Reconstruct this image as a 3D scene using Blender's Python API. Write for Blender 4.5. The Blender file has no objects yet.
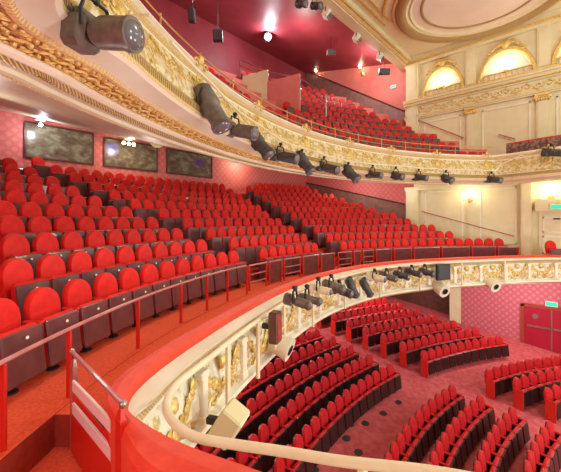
import bpy, math, random
import numpy as np
from mathutils import Vector, Matrix
random.seed(7)
C = bpy.context.scene.collection
PI = math.pi
EYE = 6.4                      # camera height above the stalls floor
F, CX, YH = 330.0, 280.5, 220.0
N2 = np.array([.673, .739]); D2 = np.array([-.739, .673])
CEN = np.array([9.0, -5.6])    # centre the balcony rows curve round
SCEN = np.array([9.0, -10.4])  # centre the stalls rows curve round

# ------------------------------------------------------------------ camera
cd = bpy.data.cameras.new('camera'); cam = bpy.data.objects.new('camera', cd); C.objects.link(cam)
cam.location = (0, 0, EYE)
ANG = math.atan2(.739, .673)
cam.rotation_euler = (PI/2, 0, -ANG)
cd.sensor_width = 36; cd.lens = 36*F/561; cd.shift_y = -(236-YH)/561; cd.clip_end = 200; cd.clip_start = .05
bpy.context.scene.camera = cam

def ray(px):                   # plan direction (a,b) per metre of depth for an image column
    u = np.array([(px-CX)/F, 1.0]); return np.array([N2@u, D2@u])
def on_circle(px, R, cen=CEN):
    v = ray(px); A = v@v; B = -2*v@cen; c = cen@cen-R*R
    Y = (-B+math.sqrt(max(0, B*B-4*A*c)))/(2*A); return v*Y, Y
def at(px, py, Y):
    v = ray(px)*Y; return Vector((v[0], v[1], EYE+(YH-py)/F*Y))
def project(p):
    X = N2[0]*p[0]+D2[0]*p[1]; Y = N2[1]*p[0]+D2[1]*p[1]
    if Y < .1: return None
    return CX+F*X/Y, YH-F*(p[2]-EYE)/Y, Y
def polar(R, th, z, cen=CEN):
    return Vector((cen[0]+R*math.sin(th), cen[1]+R*math.cos(th), z))

# ------------------------------------------------------------------ materials
def mat(name, col, rough=.6, metal=0, col2=None, nscale=6, bump=0, bscale=None, sheen=0, spec=.5, emit=None, coat=0, lo=.35, hi=.65):
    m = bpy.data.materials.new(name); m.use_nodes = True
    nt = m.node_tree; b = nt.nodes['Principled BSDF']
    b.inputs['Base Color'].default_value = (*col, 1); b.inputs['Roughness'].default_value = rough
    b.inputs['Metallic'].default_value = metal; b.inputs['Specular IOR Level'].default_value = spec
    if sheen: b.inputs['Sheen Weight'].default_value = sheen; b.inputs['Sheen Roughness'].default_value = .4; b.inputs['Sheen Tint'].default_value = (1, .5, .45, 1)
    if coat: b.inputs['Coat Weight'].default_value = coat
    tc = nt.nodes.new('ShaderNodeTexCoord')
    if col2:
        n = nt.nodes.new('ShaderNodeTexNoise'); n.inputs['Scale'].default_value = nscale; n.inputs['Detail'].default_value = 4
        nt.links.new(tc.outputs['Object'], n.inputs['Vector'])
        r = nt.nodes.new('ShaderNodeValToRGB'); r.color_ramp.elements[0].position = lo; r.color_ramp.elements[1].position = hi
        r.color_ramp.elements[0].color = (*col, 1); r.color_ramp.elements[1].color = (*col2, 1)
        nt.links.new(n.outputs['Fac'], r.inputs['Fac']); nt.links.new(r.outputs['Color'], b.inputs['Base Color'])
    if bump:
        n2 = nt.nodes.new('ShaderNodeTexNoise'); n2.inputs['Scale'].default_value = bscale or nscale*3; n2.inputs['Detail'].default_value = 3
        nt.links.new(tc.outputs['Object'], n2.inputs['Vector'])
        bp = nt.nodes.new('ShaderNodeBump'); bp.inputs['Strength'].default_value = bump; bp.inputs['Distance'].default_value = .02
        nt.links.new(n2.outputs['Fac'], bp.inputs['Height']); nt.links.new(bp.outputs['Normal'], b.inputs['Normal'])
    if emit:
        b.inputs['Emission Color'].default_value = (*emit[0], 1); b.inputs['Emission Strength'].default_value = emit[1]
    return m
def damask(name, c1, c2, k=5.0, rough=.6):       # small repeating medallions, world scale
    m = mat(name, c1, rough); nt = m.node_tree; b = nt.nodes['Principled BSDF']
    tc = nt.nodes.new('ShaderNodeTexCoord'); sp = nt.nodes.new('ShaderNodeSeparateXYZ'); nt.links.new(tc.outputs['Object'], sp.inputs[0])
    def math_(op, a, bb=None):
        n = nt.nodes.new('ShaderNodeMath'); n.operation = op
        for i, x in enumerate((a, bb)):
            if x is None: continue
            if isinstance(x, (int, float)): n.inputs[i].default_value = x
            else: nt.links.new(x, n.inputs[i])
        return n.outputs[0]
    h = math_('ADD', sp.outputs[0], sp.outputs[1])
    s1 = math_('SINE', math_('MULTIPLY', math_('ADD', h, sp.outputs[2]), k*PI/2)); s2 = math_('SINE', math_('MULTIPLY', math_('SUBTRACT', h, sp.outputs[2]), k*PI/2))
    v = math_('MULTIPLY', s1, s2)
    nz = nt.nodes.new('ShaderNodeTexNoise'); nz.inputs['Scale'].default_value = 14; nt.links.new(tc.outputs['Object'], nz.inputs['Vector'])
    v = math_('ADD', math_('ABSOLUTE', v), math_('MULTIPLY', nz.outputs['Fac'], .5))
    r = nt.nodes.new('ShaderNodeValToRGB'); r.color_ramp.elements[0].position = .55; r.color_ramp.elements[1].position = .95
    r.color_ramp.elements[0].color = (*c1, 1); r.color_ramp.elements[1].color = (*c2, 1)
    nt.links.new(v, r.inputs['Fac']); nt.links.new(r.outputs['Color'], b.inputs['Base Color'])
    return m
def uvwave(name, c1, c2, ku, kv, metal1=0, rough=.45, bump=.6, noise=0, t0=.35, t1=.6):    # repeating moulding ornament along a sweep's UV
    m = mat(name, c1, rough); nt = m.node_tree; b = nt.nodes['Principled BSDF']
    uv = nt.nodes.new('ShaderNodeUVMap'); uv.uv_map = 'uv'
    mp = nt.nodes.new('ShaderNodeMapping'); mp.inputs['Scale'].default_value = (ku, kv, 1); nt.links.new(uv.outputs[0], mp.inputs[0])
    w = nt.nodes.new('ShaderNodeTexVoronoi') if noise else nt.nodes.new('ShaderNodeTexWave')
    if noise:
        w.feature = 'SMOOTH_F1'; w.inputs['Scale'].default_value = 1; out = w.outputs['Distance']; w.inputs['Randomness'].default_value = noise
        nz = nt.nodes.new('ShaderNodeTexNoise'); nz.inputs['Scale'].default_value = .9; nz.inputs['Detail'].default_value = 3; nz.inputs['Distortion'].default_value = 1.6
        nt.links.new(mp.outputs[0], nz.inputs['Vector'])
        ad = nt.nodes.new('ShaderNodeMath'); ad.operation = 'MULTIPLY_ADD'; nt.links.new(out, ad.inputs[0]); ad.inputs[1].default_value = .55; 
        nt.links.new(nz.outputs['Fac'], ad.inputs[2]); out = ad.outputs[0]; 
        sb = nt.nodes.new('ShaderNodeMath'); sb.operation = 'SUBTRACT'; nt.links.new(out, sb.inputs[0]); sb.inputs[1].default_value = .25; out = sb.outputs[0]
    else:
        w.wave_type = 'BANDS'; w.bands_direction = 'DIAGONAL'; w.inputs['Scale'].default_value = 1; w.inputs['Distortion'].default_value = .6; out = w.outputs['Fac']
    nt.links.new(mp.outputs[0], w.inputs['Vector'])
    r = nt.nodes.new('ShaderNodeValToRGB'); r.color_ramp.elements[0].position = t0; r.color_ramp.elements[1].position = t1
    r.color_ramp.elements[0].color = (*c1, 1); r.color_ramp.elements[1].color = (*c2, 1)
    nt.links.new(out, r.inputs['Fac']); nt.links.new(r.outputs['Color'], b.inputs['Base Color'])
    bp = nt.nodes.new('ShaderNodeBump'); bp.inputs['Strength'].default_value = bump; bp.inputs['Distance'].default_value = .03; bp.invert = True
    nt.links.new(out, bp.inputs['Height']); nt.links.new(bp.outputs['Normal'], b.inputs['Normal'])
    b.inputs['Metallic'].default_value = metal1
    return m

CREAM = (.74, .69, .43); GOLD = (.60, .41, .09)
M = dict(
 fabric=mat('red_velvet', (.66, .010, .006), .6, col2=(.56, .007, .004), nscale=9, spec=.3, sheen=.04, bump=.1, bscale=60),
 sfabric=mat('crimson_velvet', (.54, .007, .012), .55, col2=(.45, .005, .009), nscale=9, spec=.4, sheen=.06, bump=.1, bscale=60),
 gfabric=mat('gallery_velvet', (.62, .012, .010), .6, col2=(.50, .009, .008), nscale=8, spec=.35, sheen=.05),
 shell=mat('dark_stained_plywood', (.11, .036, .038), .33, col2=(.15, .055, .056), nscale=5, bump=.05, coat=.3),
 sshell=mat('black_seat_shell', (.022, .008, .008), .35, col2=(.03, .012, .01), nscale=6),
 black=mat('black_metal', (.012, .012, .014), .45, bump=.05, bscale=40),
 lantern=mat('worn_black_paint', (.12, .108, .095), .42, metal=.3, col2=(.19, .17, .145), nscale=9),
 lanternd=mat('matt_black_paint', (.045, .046, .052), .5, metal=.2, col2=(.09, .088, .085), nscale=8),
 lens=mat('frosted_lens', (.13, .13, .145), .15, spec=.8),
 steel=mat('brushed_steel', (.45, .43, .42), .35, metal=.9),
 plate=mat('white_number_disc', (.8, .78, .74), .4),
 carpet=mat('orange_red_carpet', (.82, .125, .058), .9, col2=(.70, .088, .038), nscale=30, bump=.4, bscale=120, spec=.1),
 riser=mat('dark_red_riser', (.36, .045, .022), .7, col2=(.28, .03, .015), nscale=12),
 scarpet=mat('plum_carpet', (.60, .13, .14), .9, col2=(.48, .08, .095), nscale=6, bump=.3, bscale=80, spec=.1),
 velvetledge=mat('red_velvet_ledge', (.80, .066, .026), .6, col2=(.72, .05, .02), nscale=8, sheen=.2, bump=.15, bscale=50),
 cream=mat('cream_paint', CREAM, .5, col2=(.70, .645, .38), nscale=3),
 pale=mat('pale_cream_paint', (.82, .79, .63), .5, col2=(.78, .74, .56), nscale=3),
 gold=mat('gold_leaf', GOLD, .42, metal=.35, col2=(.80, .62, .24), nscale=14, bump=.3, bscale=40),
 groove=mat('groove_shade_and_grille_grey', (.42, .40, .36), .6),  # grey stands for the shade in the ledge groove; also speaker grilles
 fascia=uvwave('gilded_plaster_relief', (.50, .36, .09), (.72, .65, .42), 8, 8, noise=.9, t0=.38, t1=.54),
 fascia_pale=uvwave('cream_plaster_relief', (.50, .40, .13), (.74, .71, .55), 7.0, 7.0, noise=.9, t0=.33, t1=.47, bump=.35),
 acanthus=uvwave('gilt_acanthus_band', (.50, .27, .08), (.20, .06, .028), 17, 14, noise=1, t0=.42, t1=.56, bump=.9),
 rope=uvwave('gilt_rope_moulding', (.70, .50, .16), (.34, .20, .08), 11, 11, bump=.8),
 bead=uvwave('gilt_bead_moulding', (.74, .50, .14), (.72, .58, .34), 13, 2, bump=.6),
 soffit_pink=mat('blush_plaster', (.62, .58, .44), .5, col2=(.57, .52, .38), nscale=2),
 soffit=mat('cream_soffit_paint', (.74, .74, .54), .45, col2=(.69, .67, .47), nscale=3),
 damask=damask('red_damask_wallpaper', (.66, .15, .145), (.72, .21, .19), 5.5),
 sdamask=damask('crimson_damask_wallpaper', (.50, .10, .14), (.58, .19, .22), 6.5),
 redwall=mat('red_painted_wall', (.66, .20, .165), .6, col2=(.60, .16, .13), nscale=1.5),
 redceil=mat('maroon_ceiling_paint', (.30, .040, .055), .5, col2=(.25, .03, .042), nscale=1.2),
 wood=mat('dark_wood_panelling', (.085, .028, .020), .35, col2=(.14, .05, .035), nscale=4),
 redpaint=mat('red_painted_metal', (.62, .022, .012), .4),
 mauve=mat('worn_mauve_handrail', (.42, .13, .13), .3, col2=(.52, .20, .19), nscale=7, coat=.4),
 whitestrip=mat('white_slat_paint', (.88, .82, .82), .45),
 dado=mat('brown_wood_dado', (.20, .095, .075), .4, col2=(.27, .14, .11), nscale=4),
 reddoor=mat('crimson_door_paint', (.36, .008, .03), .4),
 exitgreen=mat('lit_exit_sign', (.02, .5, .3), .4, emit=((.0, .55, .26), .8)),
 bulb=mat('warm_lamp_bulb', (1, .9, .7), .4, emit=((1, .82, .55), 28)),
 bulbcool=mat('cool_lamp_lens', (1, 1, 1), .3, emit=((.85, .93, 1), 30)),
 brass=mat('brass_rail', (.60, .42, .18), .3, metal=.6),
 creamrail=mat('cream_painted_tube', (.82, .78, .56), .4, col2=(.78, .72, .48), nscale=5),
 boxgrey=mat('dark_glass_front', (.05, .05, .055), .25),
)
M['uvm'] = uvwave('pierced_red_balustrade', (.24, .16, .11), (.10, .03, .025), 9, 9, noise=.8, t0=.4, t1=.55)
M['blushpale'] = mat('blush_white_plaster', (.80, .70, .58), .5, col2=(.72, .62, .50), nscale=.8)
M['starlens'] = mat('glaring_lens', (1, 1, 1), .3, emit=((.85, .94, 1), 60))
uvm = 'uvm'
LP = dict(soffit=34, sconce=9, lunette=3, star=120, gsconce=60, house_fill=430, rose=55, stage=380, low=600, up=24, circle=24, stalls=120, gal=140, near=55, world=.5, exp=.47)
# framed mural: mottled olive and brown scene
def mural(name, seed, blue):
    m = mat(name, (.1, .1, .07), .25); nt = m.node_tree; b = nt.nodes['Principled BSDF']
    tc = nt.nodes.new('ShaderNodeTexCoord'); mp = nt.nodes.new('ShaderNodeMapping'); mp.inputs['Location'].default_value = (seed, seed*2.3, 0); mp.inputs['Scale'].default_value = (1.3, 1.3, 2.0)
    nt.links.new(tc.outputs['Object'], mp.inputs[0])
    n = nt.nodes.new('ShaderNodeTexNoise'); n.inputs['Scale'].default_value = 1.9; n.inputs['Detail'].default_value = 5; n.inputs['Distortion'].default_value = .25
    nt.links.new(mp.outputs[0], n.inputs['Vector'])
    r = nt.nodes.new('ShaderNodeValToRGB'); cr = r.color_ramp
    cols = [(.28, (.07, .05, .04)), (.40, (.15, .09, .065)), (.50, (.16, .14, .09)), (.62, (.30, .26, .19)), (.75, (.12, .11, .075))]
    cr.elements[0].position, cr.elements[0].color = cols[0][0], (*cols[0][1], 1); cr.elements[1].position, cr.elements[1].color = cols[-1][0], (*cols[-1][1], 1)
    for p, c in cols[1:-1]: e = cr.elements.new(p); e.color = (*c, 1)
    nt.links.new(n.outputs['Fac'], r.inputs['Fac'])
    nt.links.new(r.outputs['Color'], b.inputs['Base Color'])
    return m

# ------------------------------------------------------------------ mesh builder
class MB:
    def __init__(s): s.v = []; s.f = []; s.m = []; s.uv = {}
    def add(s, vs, fs, mi=0):
        o = len(s.v); s.v += [tuple(v) for v in vs]; s.f += [tuple(i+o for i in f) for f in fs]; s.m += [mi]*len(fs)
    def box(s, c, sz, mi=0, rot=None, taper=1.0):
        x, y, z = [k/2 for k in sz]; vs = []
        for dz in (-1, 1):
            t = taper if dz > 0 else 1
            for dx, dy in ((-1, -1), (1, -1), (1, 1), (-1, 1)):
                p = Vector((dx*x*t, dy*y*t, dz*z)); vs.append((rot @ p if rot else p)+Vector(c))
        s.add(vs, [(3, 2, 1, 0), (4, 5, 6, 7), (0, 1, 5, 4), (1, 2, 6, 5), (2, 3, 7, 6), (3, 0, 4, 7)], mi)
    def rbox(s, c, sz, r=.01, mi=0, rot=None):          # box with chamfered edges
        hx, hy, hz = [k/2 for k in sz]; r = min(r, hx*.9, hy*.9, hz*.9); vs = []
        for sz_ in (-1, 1):
            for sy in (-1, 1):
                for sx in (-1, 1):
                    vs += [(sx*hx, sy*(hy-r), sz_*(hz-r)), (sx*(hx-r), sy*hy, sz_*(hz-r)), (sx*(hx-r), sy*(hy-r), sz_*hz)]
        import bmesh
        bm = bmesh.new()
        for v in vs: bm.verts.new(v)
        bmesh.ops.convex_hull(bm, input=list(bm.verts)); bm.verts.index_update()
        P = [(rot @ v.co if rot else v.co)+Vector(c) for v in bm.verts]
        s.add(P, [tuple(v.index for v in f.verts) for f in bm.faces], mi); bm.free()
    def tube(s, pts, r, n=8, mi=0, cap=True, closed=False):
        pts = [Vector(p) for p in pts]; L = len(pts); vs = []; fs = []
        up = Vector((0, 0, 1)); prev = None
        for i, p in enumerate(pts):
            t = (pts[min(i+1, L-1)]-pts[max(i-1, 0)]).normalized()
            if prev is None:
                a = t.cross(up); a = t.cross(Vector((1, 0, 0))) if a.length < .1 else a
            else: a = prev-t*prev.dot(t)
            a.normalize(); prev = a; b = t.cross(a); rr = r[i] if isinstance(r, (list, tuple)) else r
            for k in range(n): an = 2*PI*k/n; vs.append(p+a*(math.cos(an)*rr)+b*(math.sin(an)*rr))
        for i in range(L-1):
            for k in range(n): k2 = (k+1) % n; fs.append((i*n+k, i*n+k2, (i+1)*n+k2, (i+1)*n+k))
        if cap: fs += [tuple(range(n))[::-1], tuple((L-1)*n+k for k in range(n))]
        s.add(vs, fs, mi)
    def lathe(s, prof, o=(0, 0, 0), ax=(0, 0, 1), n=16, mi=0, cap=True):   # prof: (radius, distance along the axis)
        ax = Vector(ax).normalized(); q = Vector((0, 0, 1)).rotation_difference(ax); vs = []; fs = []
        for r, h in prof:
            for k in range(n): an = 2*PI*k/n; vs.append(q @ Vector((r*math.cos(an), r*math.sin(an), h))+Vector(o))
        for i in range(len(prof)-1):
            for k in range(n): k2 = (k+1) % n; fs.append((i*n+k, i*n+k2, (i+1)*n+k2, (i+1)*n+k))
        if cap: fs += [tuple(range(n))[::-1], tuple((len(prof)-1)*n+k for k in range(n))]
        s.add(vs, fs, mi)
    def ball(s, c, r, n=8, m=5, mi=0, rot=None):
        r = (r, r, r) if isinstance(r, (int, float)) else r; vs = [Vector((0, 0, -r[2]))]; fs = []
        for i in range(1, m):
            ph = -PI/2+PI*i/m
            for k in range(n): an = 2*PI*k/n; vs.append(Vector((r[0]*math.cos(ph)*math.cos(an), r[1]*math.cos(ph)*math.sin(an), r[2]*math.sin(ph))))
        vs.append(Vector((0, 0, r[2]))); top = len(vs)-1
        for k in range(n):
            k2 = (k+1) % n; fs.append((0, 1+k2, 1+k)); fs.append((top, 1+(m-2)*n+k, 1+(m-2)*n+k2))
            for i in range(m-2): fs.append((1+i*n+k, 1+i*n+k2, 1+(i+1)*n+k2, 1+(i+1)*n+k))
        s.add([(rot @ v if rot else v)+Vector(c) for v in vs], fs, mi)
    def grid(s, rows, mi=0, uvs=None):                  # rows of points -> quads ; mi may be a list per row gap
        n = len(rows[0]); o = len(s.v)
        for r in rows: s.v += [tuple(p) for p in r]
        for i in range(len(rows)-1):
            for k in range(n-1):
                fi = len(s.f); s.f.append((o+i*n+k, o+i*n+k+1, o+(i+1)*n+k+1, o+(i+1)*n+k)); s.m.append(mi[i] if isinstance(mi, list) else mi)
                if uvs: s.uv[fi] = (uvs[i][k], uvs[i][k+1], uvs[i+1][k+1], uvs[i+1][k])
    def mesh(s, name, mats, smooth=False):
        me = bpy.data.meshes.new(name); me.from_pydata(s.v, [], s.f)
        for m in (mats if isinstance(mats, (list, tuple)) else [mats]): me.materials.append(M[m] if isinstance(m, str) else m)
        me.polygons.foreach_set('material_index', s.m)
        if s.uv:
            ul = me.uv_layers.new(name='uv')
            for p in me.polygons:
                if p.index in s.uv:
                    for li, u in zip(p.loop_indices, s.uv[p.index]): ul.data[li].uv = u
        if smooth:
            me.polygons.foreach_set('use_smooth', [True]*len(me.polygons))
            me.set_sharp_from_angle(angle=math.radians(smooth if smooth is not True else 40))
        me.update(); return me
    def build(s, name, mats, parent=None, smooth=False, loc=None):
        o = bpy.data.objects.new(name, s.mesh(name, mats, smooth)); C.objects.link(o)
        if parent: o.parent = parent
        if loc: o.location = loc
        return o

def tag(o, label=None, cat=None, group=None, kind=None):
    for k, v in (('label', label), ('category', cat), ('group', group), ('kind', kind)):
        if v: o[k] = v
    return o
def empty(name, loc, rz=0, **kw):
    o = bpy.data.objects.new(name, None); C.objects.link(o); o.empty_display_size = .1
    o.location = loc; o.rotation_euler = (0, 0, rz); return tag(o, **kw)
def inst(name, me, parent, loc=None):
    o = bpy.data.objects.new(name, me); C.objects.link(o); o.parent = parent
    if loc: o.location = loc
    return o
def struct(mb, name, mats, smooth=False, parent=None):
    o = mb.build(name, mats, parent, smooth)
    if not parent: o['kind'] = 'structure'
    return o
ORD = 'zeroth first second third fourth fifth sixth seventh eighth ninth tenth eleventh twelfth thirteenth fourteenth fifteenth sixteenth seventeenth eighteenth nineteenth twentieth'.split()
def ordn(n):
    if n <= 20: return ORD[n]
    if n < 30: return 'twenty-'+ORD[n-20]
    return {30: 'thirtieth'}.get(n, 'thirty-'+ORD[(n-30) % 10])

# ------------------------------------------------------------------ plan curves
def catmull(P, n=12):
    P = [np.array(p, float) for p in P]; out = []
    for i in range(len(P)-1):
        p0, p1, p2, p3 = P[max(i-1, 0)], P[i], P[i+1], P[min(i+2, len(P)-1)]
        for k in range(n):
            t = k/n; out.append(.5*((2*p1)+(-p0+p2)*t+(2*p0-5*p1+4*p2-p3)*t*t+(-p0+3*p1-3*p2+p3)*t**3))
    out.append(P[-1]); return np.array(out)
def resample(P, step):
    d = np.r_[0, np.cumsum(np.linalg.norm(np.diff(P, axis=0), axis=1))]; n = int(d[-1]/step)+1
    t = np.linspace(0, d[-1], n); return np.c_[np.interp(t, d, P[:, 0]), np.interp(t, d, P[:, 1])]
def normals(P):
    t = np.gradient(P, axis=0); t /= np.linalg.norm(t, axis=1)[:, None]; n = np.c_[-t[:, 1], t[:, 0]]
    if (n[len(P)//2] @ (CEN-P[len(P)//2])) < 0: n = -n
    return n
def offset_path(P, off):
    if abs(off) < 1e-6: return P.copy()
    Q = P+normals(P)*off; keep = []
    for i, q in enumerate(Q):
        if np.min(np.linalg.norm(P-q, axis=1)) > abs(off)*.985-.002: keep.append(i)
    t = np.arange(len(P)); keep = np.array(keep)
    return np.c_[np.interp(t, keep, Q[keep, 0]), np.interp(t, keep, Q[keep, 1])]
def sweep(mb, P, prof, mis, scale=None):
    s = np.r_[0, np.cumsum(np.linalg.norm(np.diff(P, axis=0), axis=1))]; rows = []; uvs = []; v = 0
    for j, (off, z) in enumerate(prof):
        if j: v += math.hypot(off-prof[j-1][0], z-prof[j-1][1])
        Q = offset_path(P, off) if scale is None else P+normals(P)*(off*scale)[:, None] if off < 0 else P+(offset_path(P, off)-P)*scale[:, None]; rows.append([(q[0], q[1], EYE+z) for q in Q]); uvs.append([(u, v) for u in s])
    for j in range(len(prof)-1): mb.grid(rows[j:j+2], mis[j], uvs[j:j+2])
def ray_path(px, P, last=True):       # where the image column's vertical plane meets the plan curve: point, depth, index
    v = ray(px); best = None
    for i in range(len(P)-1):
        A, B = P[i], P[i+1]; m = np.array([[v[0], A[0]-B[0]], [v[1], A[1]-B[1]]])
        if abs(np.linalg.det(m)) < 1e-9: continue
        Y, t = np.linalg.solve(m, A)
        if Y > .3 and -1e-6 <= t <= 1+1e-6 and (best is None or (Y > best[1]) == last): best = (A+(B-A)*t, Y, i)
    return best
DRESS = resample(catmull([(19.9, -1.9), (19.3, -.75), (18.2, .7), (16.9, 1.85), (15.4, 2.85), (14.0, 3.72), (12.5, 4.5), (10.7, 5.1), (9.0, 5.3), (7.2, 5.2), (5.2, 4.72), (3.5, 4.1), (2.55, 3.68), (1.95, 3.39), (1.52, 3.14), (1.26, 2.92), (1.14, 2.67), (1.16, 2.36), (1.27, 1.92), (1.44, 1.4), (1.58, .8), (1.7, 0), (1.75, -1)], 10), .09)
th = [math.radians(t) for t in np.linspace(46, -38.2, 40)]
UP = [(17.1, -2.5), (17.35, -.5), (17.5, 1), (17.8, 2.3), (17.85, 2.9)]+[(9+12.3*math.sin(t), -5.6+12.3*math.cos(t)) for t in th]+[(.88, 3.80), (.60, 3.58), (.46, 3.32), (.39, 2.95), (.37, 2.4), (.45, 1.5), (.7, 0), (.9, -2)]
UP = resample(catmull(UP, 6), .12)

_s = np.r_[0, np.cumsum(np.linalg.norm(np.diff(DRESS, axis=0), axis=1))]; IC = int(np.argmin(np.hypot(DRESS[:, 0]-1.14, DRESS[:, 1]-2.6))); SC_ = _s[IC]
RED_W = .30-.17*np.exp(-((_s-SC_)/.38)**2)+.05/(1+np.exp(-(_s-SC_-.5)*8))        # the velvet ledge narrows round the tight corner
RED_SC = RED_W/.30
CR_SC = 1-.95/(1+np.exp(-(_s-SC_+.22)*14))                                       # the cream ledge dies out past the corner
# ------------------------------------------------------------------ setting: shells
A_R = 20.0; B_BACK = 15.9
mb = MB()                                            # stalls floor, raked at the back
def sfloor(R): return .05 if R < 14.6 else .05+(R-14.6)*.17
rows = []
for R in [0, 6, 10, 14.6]+[14.6+.8*k for k in range(1, 15)]:
    rows.append([polar(R, math.radians(t), sfloor(R), SCEN) for t in range(-75, 76, 3)])
mb.grid(rows, 0); o = struct(mb, 'floor', 'scarpet')
# dress circle terrace
TR0, RISE, R0, SP = EYE-1.97, .33, 13.4, .82
NROW = 11
def ringstep(mb, R1, R2, z, z_prev, t0=-78, t1=72, mi_top=0, mi_r=1):
    ts = [math.radians(t) for t in np.linspace(t0, t1, 76)]
    mb.grid([[polar(R1, t, z_prev) for t in ts], [polar(R1, t, z) for t in ts]], mi_r)
    mb.grid([[polar(R1, t, z) for t in ts], [polar(R2, t, z) for t in ts]], mi_top)
mb = MB(); z = EYE-2.3
inner = DRESS+normals(DRESS)*(-.15*RED_SC)[:, None]; rad = []
for q_ in inner:
    d_ = q_-CEN; r = np.linalg.norm(d_); rad.append(CEN+d_/r*12.56)
TG = math.radians(-40.3); ang_ = [math.atan2(q_[0]-CEN[0], q_[1]-CEN[1]) for q_ in inner]; ig = int(np.argmin([abs(x-TG) for x in ang_]))
mb.grid([[(*q_, TR0-.006) for q_ in inner[:ig+1]], [(*q_, TR0-.006) for q_ in rad[:ig+1]]], 0)          # gangway level with the front row
mb.grid([[(*q_, z) for q_ in inner[ig:]], [(*q_, z) for q_ in rad[ig:]]], 0)                  # one step down at the near corner
mb.grid([[(*inner[ig], z), (*rad[ig], z)], [(*inner[ig], TR0), (*rad[ig], TR0)]], 1)
for k in range(NROW+2):
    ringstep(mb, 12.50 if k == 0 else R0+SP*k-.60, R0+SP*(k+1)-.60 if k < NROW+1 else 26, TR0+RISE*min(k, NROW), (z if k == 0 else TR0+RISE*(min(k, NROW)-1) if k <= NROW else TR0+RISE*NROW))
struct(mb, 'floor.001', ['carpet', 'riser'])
# upper circle terrace
UR0, USP, UZ0, UR = 13.25, .85, EYE+2.45, .62
UROW = 10
mb = MB()
for k in range(UROW+1):
    ringstep(mb, 12.2 if k == 0 else UR0+USP*k-.60, UR0+USP*(k+1)-.60 if k < UROW else 27, UZ0+UR*k, UZ0-.3 if k == 0 else UZ0+UR*(k-1))
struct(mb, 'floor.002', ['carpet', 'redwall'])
# soffits
mb = MB(); ts = [math.radians(t) for t in np.linspace(-72, 66, 70)]
mb.grid([[polar(R, t, EYE+z) for t in ts] for R, z in ((14.2, 2.04), (16.5, 2.55), (16.52, 2.62), (19, 3.2), (19.02, 3.27), (26, 4.85))], 0)
struct(mb, 'ceiling', 'soffit')
mb = MB(); q0 = offset_path(DRESS, -.3); q0 = [q for q in q0 if q[1] > 2.75 or q[0] > 3]
mb.grid([[(*q, EYE-2.67) for q in q0], [tuple(polar(13, math.atan2(q[0]-CEN[0], q[1]-CEN[1]), EYE-2.75)) for q in q0], [tuple(polar(25, math.atan2(q[0]-CEN[0], q[1]-CEN[1]), EYE-2.6)) for q in q0]], 0)
struct(mb, 'ceiling.001', 'pale')
# main ceiling and gallery ceiling
mb = MB(); mb.box((9, -2, EYE+9.8), (24, 19.6, .3)); main_ceil = struct(mb, 'ceiling.002', 'cream')
mb = MB(); mb.box((9, 12.3, 0), (26, 9.2, .25), rot=None)
mb.v = [(x, y, EYE+9.95+(y-8)*.205+zz) for x, y, zz in mb.v]; struct(mb, 'ceiling.003', 'redceil')
# walls
mb = MB(); mb.box((9, B_BACK+.15, EYE+1), (26, .3, 6.4)); struct(mb, 'wall_back', 'damask')
mb = MB(); mb.box((9, B_BACK+.15, EYE+8.1), (26, .3, 7.8)); struct(mb, 'wall_back_upper', 'redceil')
mb = MB(); mb.box((9, 13, EYE-4.6), (26, .3, 4.2)); struct(mb, 'wall_back_stalls', 'sdamask')
mb = MB(); mb.box((-2.65, 3, EYE+1.6), (.3, 27, 16)); struct(mb, 'wall_left', 'damask')
mb = MB(); mb.box((A_R+.2, -2.4, EYE+3.4), (.4, 19.6, 12.6)); wall_right = struct(mb, 'wall_right', 'cream')
mb = MB(); mb.box((A_R+.2, -3.6, EYE-4.65), (.4, 16.9, 3.7)); struct(mb, 'wall_right_stalls', 'sdamask')
mb = MB(); mb.box((A_R+.65, 12, EYE+1), (.4, 9.6, 6.4)); struct(mb, 'wall_right_circle', 'damask')
mb = MB(); mb.box((A_R+.65, 12, EYE+8.2), (.4, 9.6, 8.2)); struct(mb, 'wall_right_gallery', 'redwall')
mb = MB(); mb.box((A_R+.85, 9.5, EYE-4.65), (.4, 9.2, 3.7)); struct(mb, 'wall_right_recess', 'wood')

# ------------------------------------------------------------------ dress circle front
mb = MB()
prof = [(-.30, -2.25), (-.30, -1.57), (-.26, -1.51), (-.16, -1.48), (-.05, -1.50), (0, -1.57)]
sweep(mb, DRESS, prof, [0]*5, RED_SC)
dress_front = struct(mb, 'trim_1', 'velvetledge', smooth=60)
mb = MB()
prof = [(0, -1.57), (.19, -1.575), (.215, -1.60), (.19, -1.64), (.10, -1.66), (.10, -1.70), (.14, -1.74), (.10, -1.78), (.10, -1.82), (.15, -1.95), (.19, -2.08), (.20, -2.22), (.17, -2.36), (.10, -2.45), (.12, -2.47), (.21, -2.50), (.22, -2.56), (.16, -2.62), (0, -2.66), (-.5, -2.68)]
sweep(mb, DRESS, prof, [0, 0, 0, 1, 1, 3, 3, 0]+[2]*5+[0, 0, 0, 3, 0, 0], CR_SC)
tr = struct(mb, 'trim_2', ['pale', 'groove', 'fascia_pale', 'bead'], smooth=50)
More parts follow.
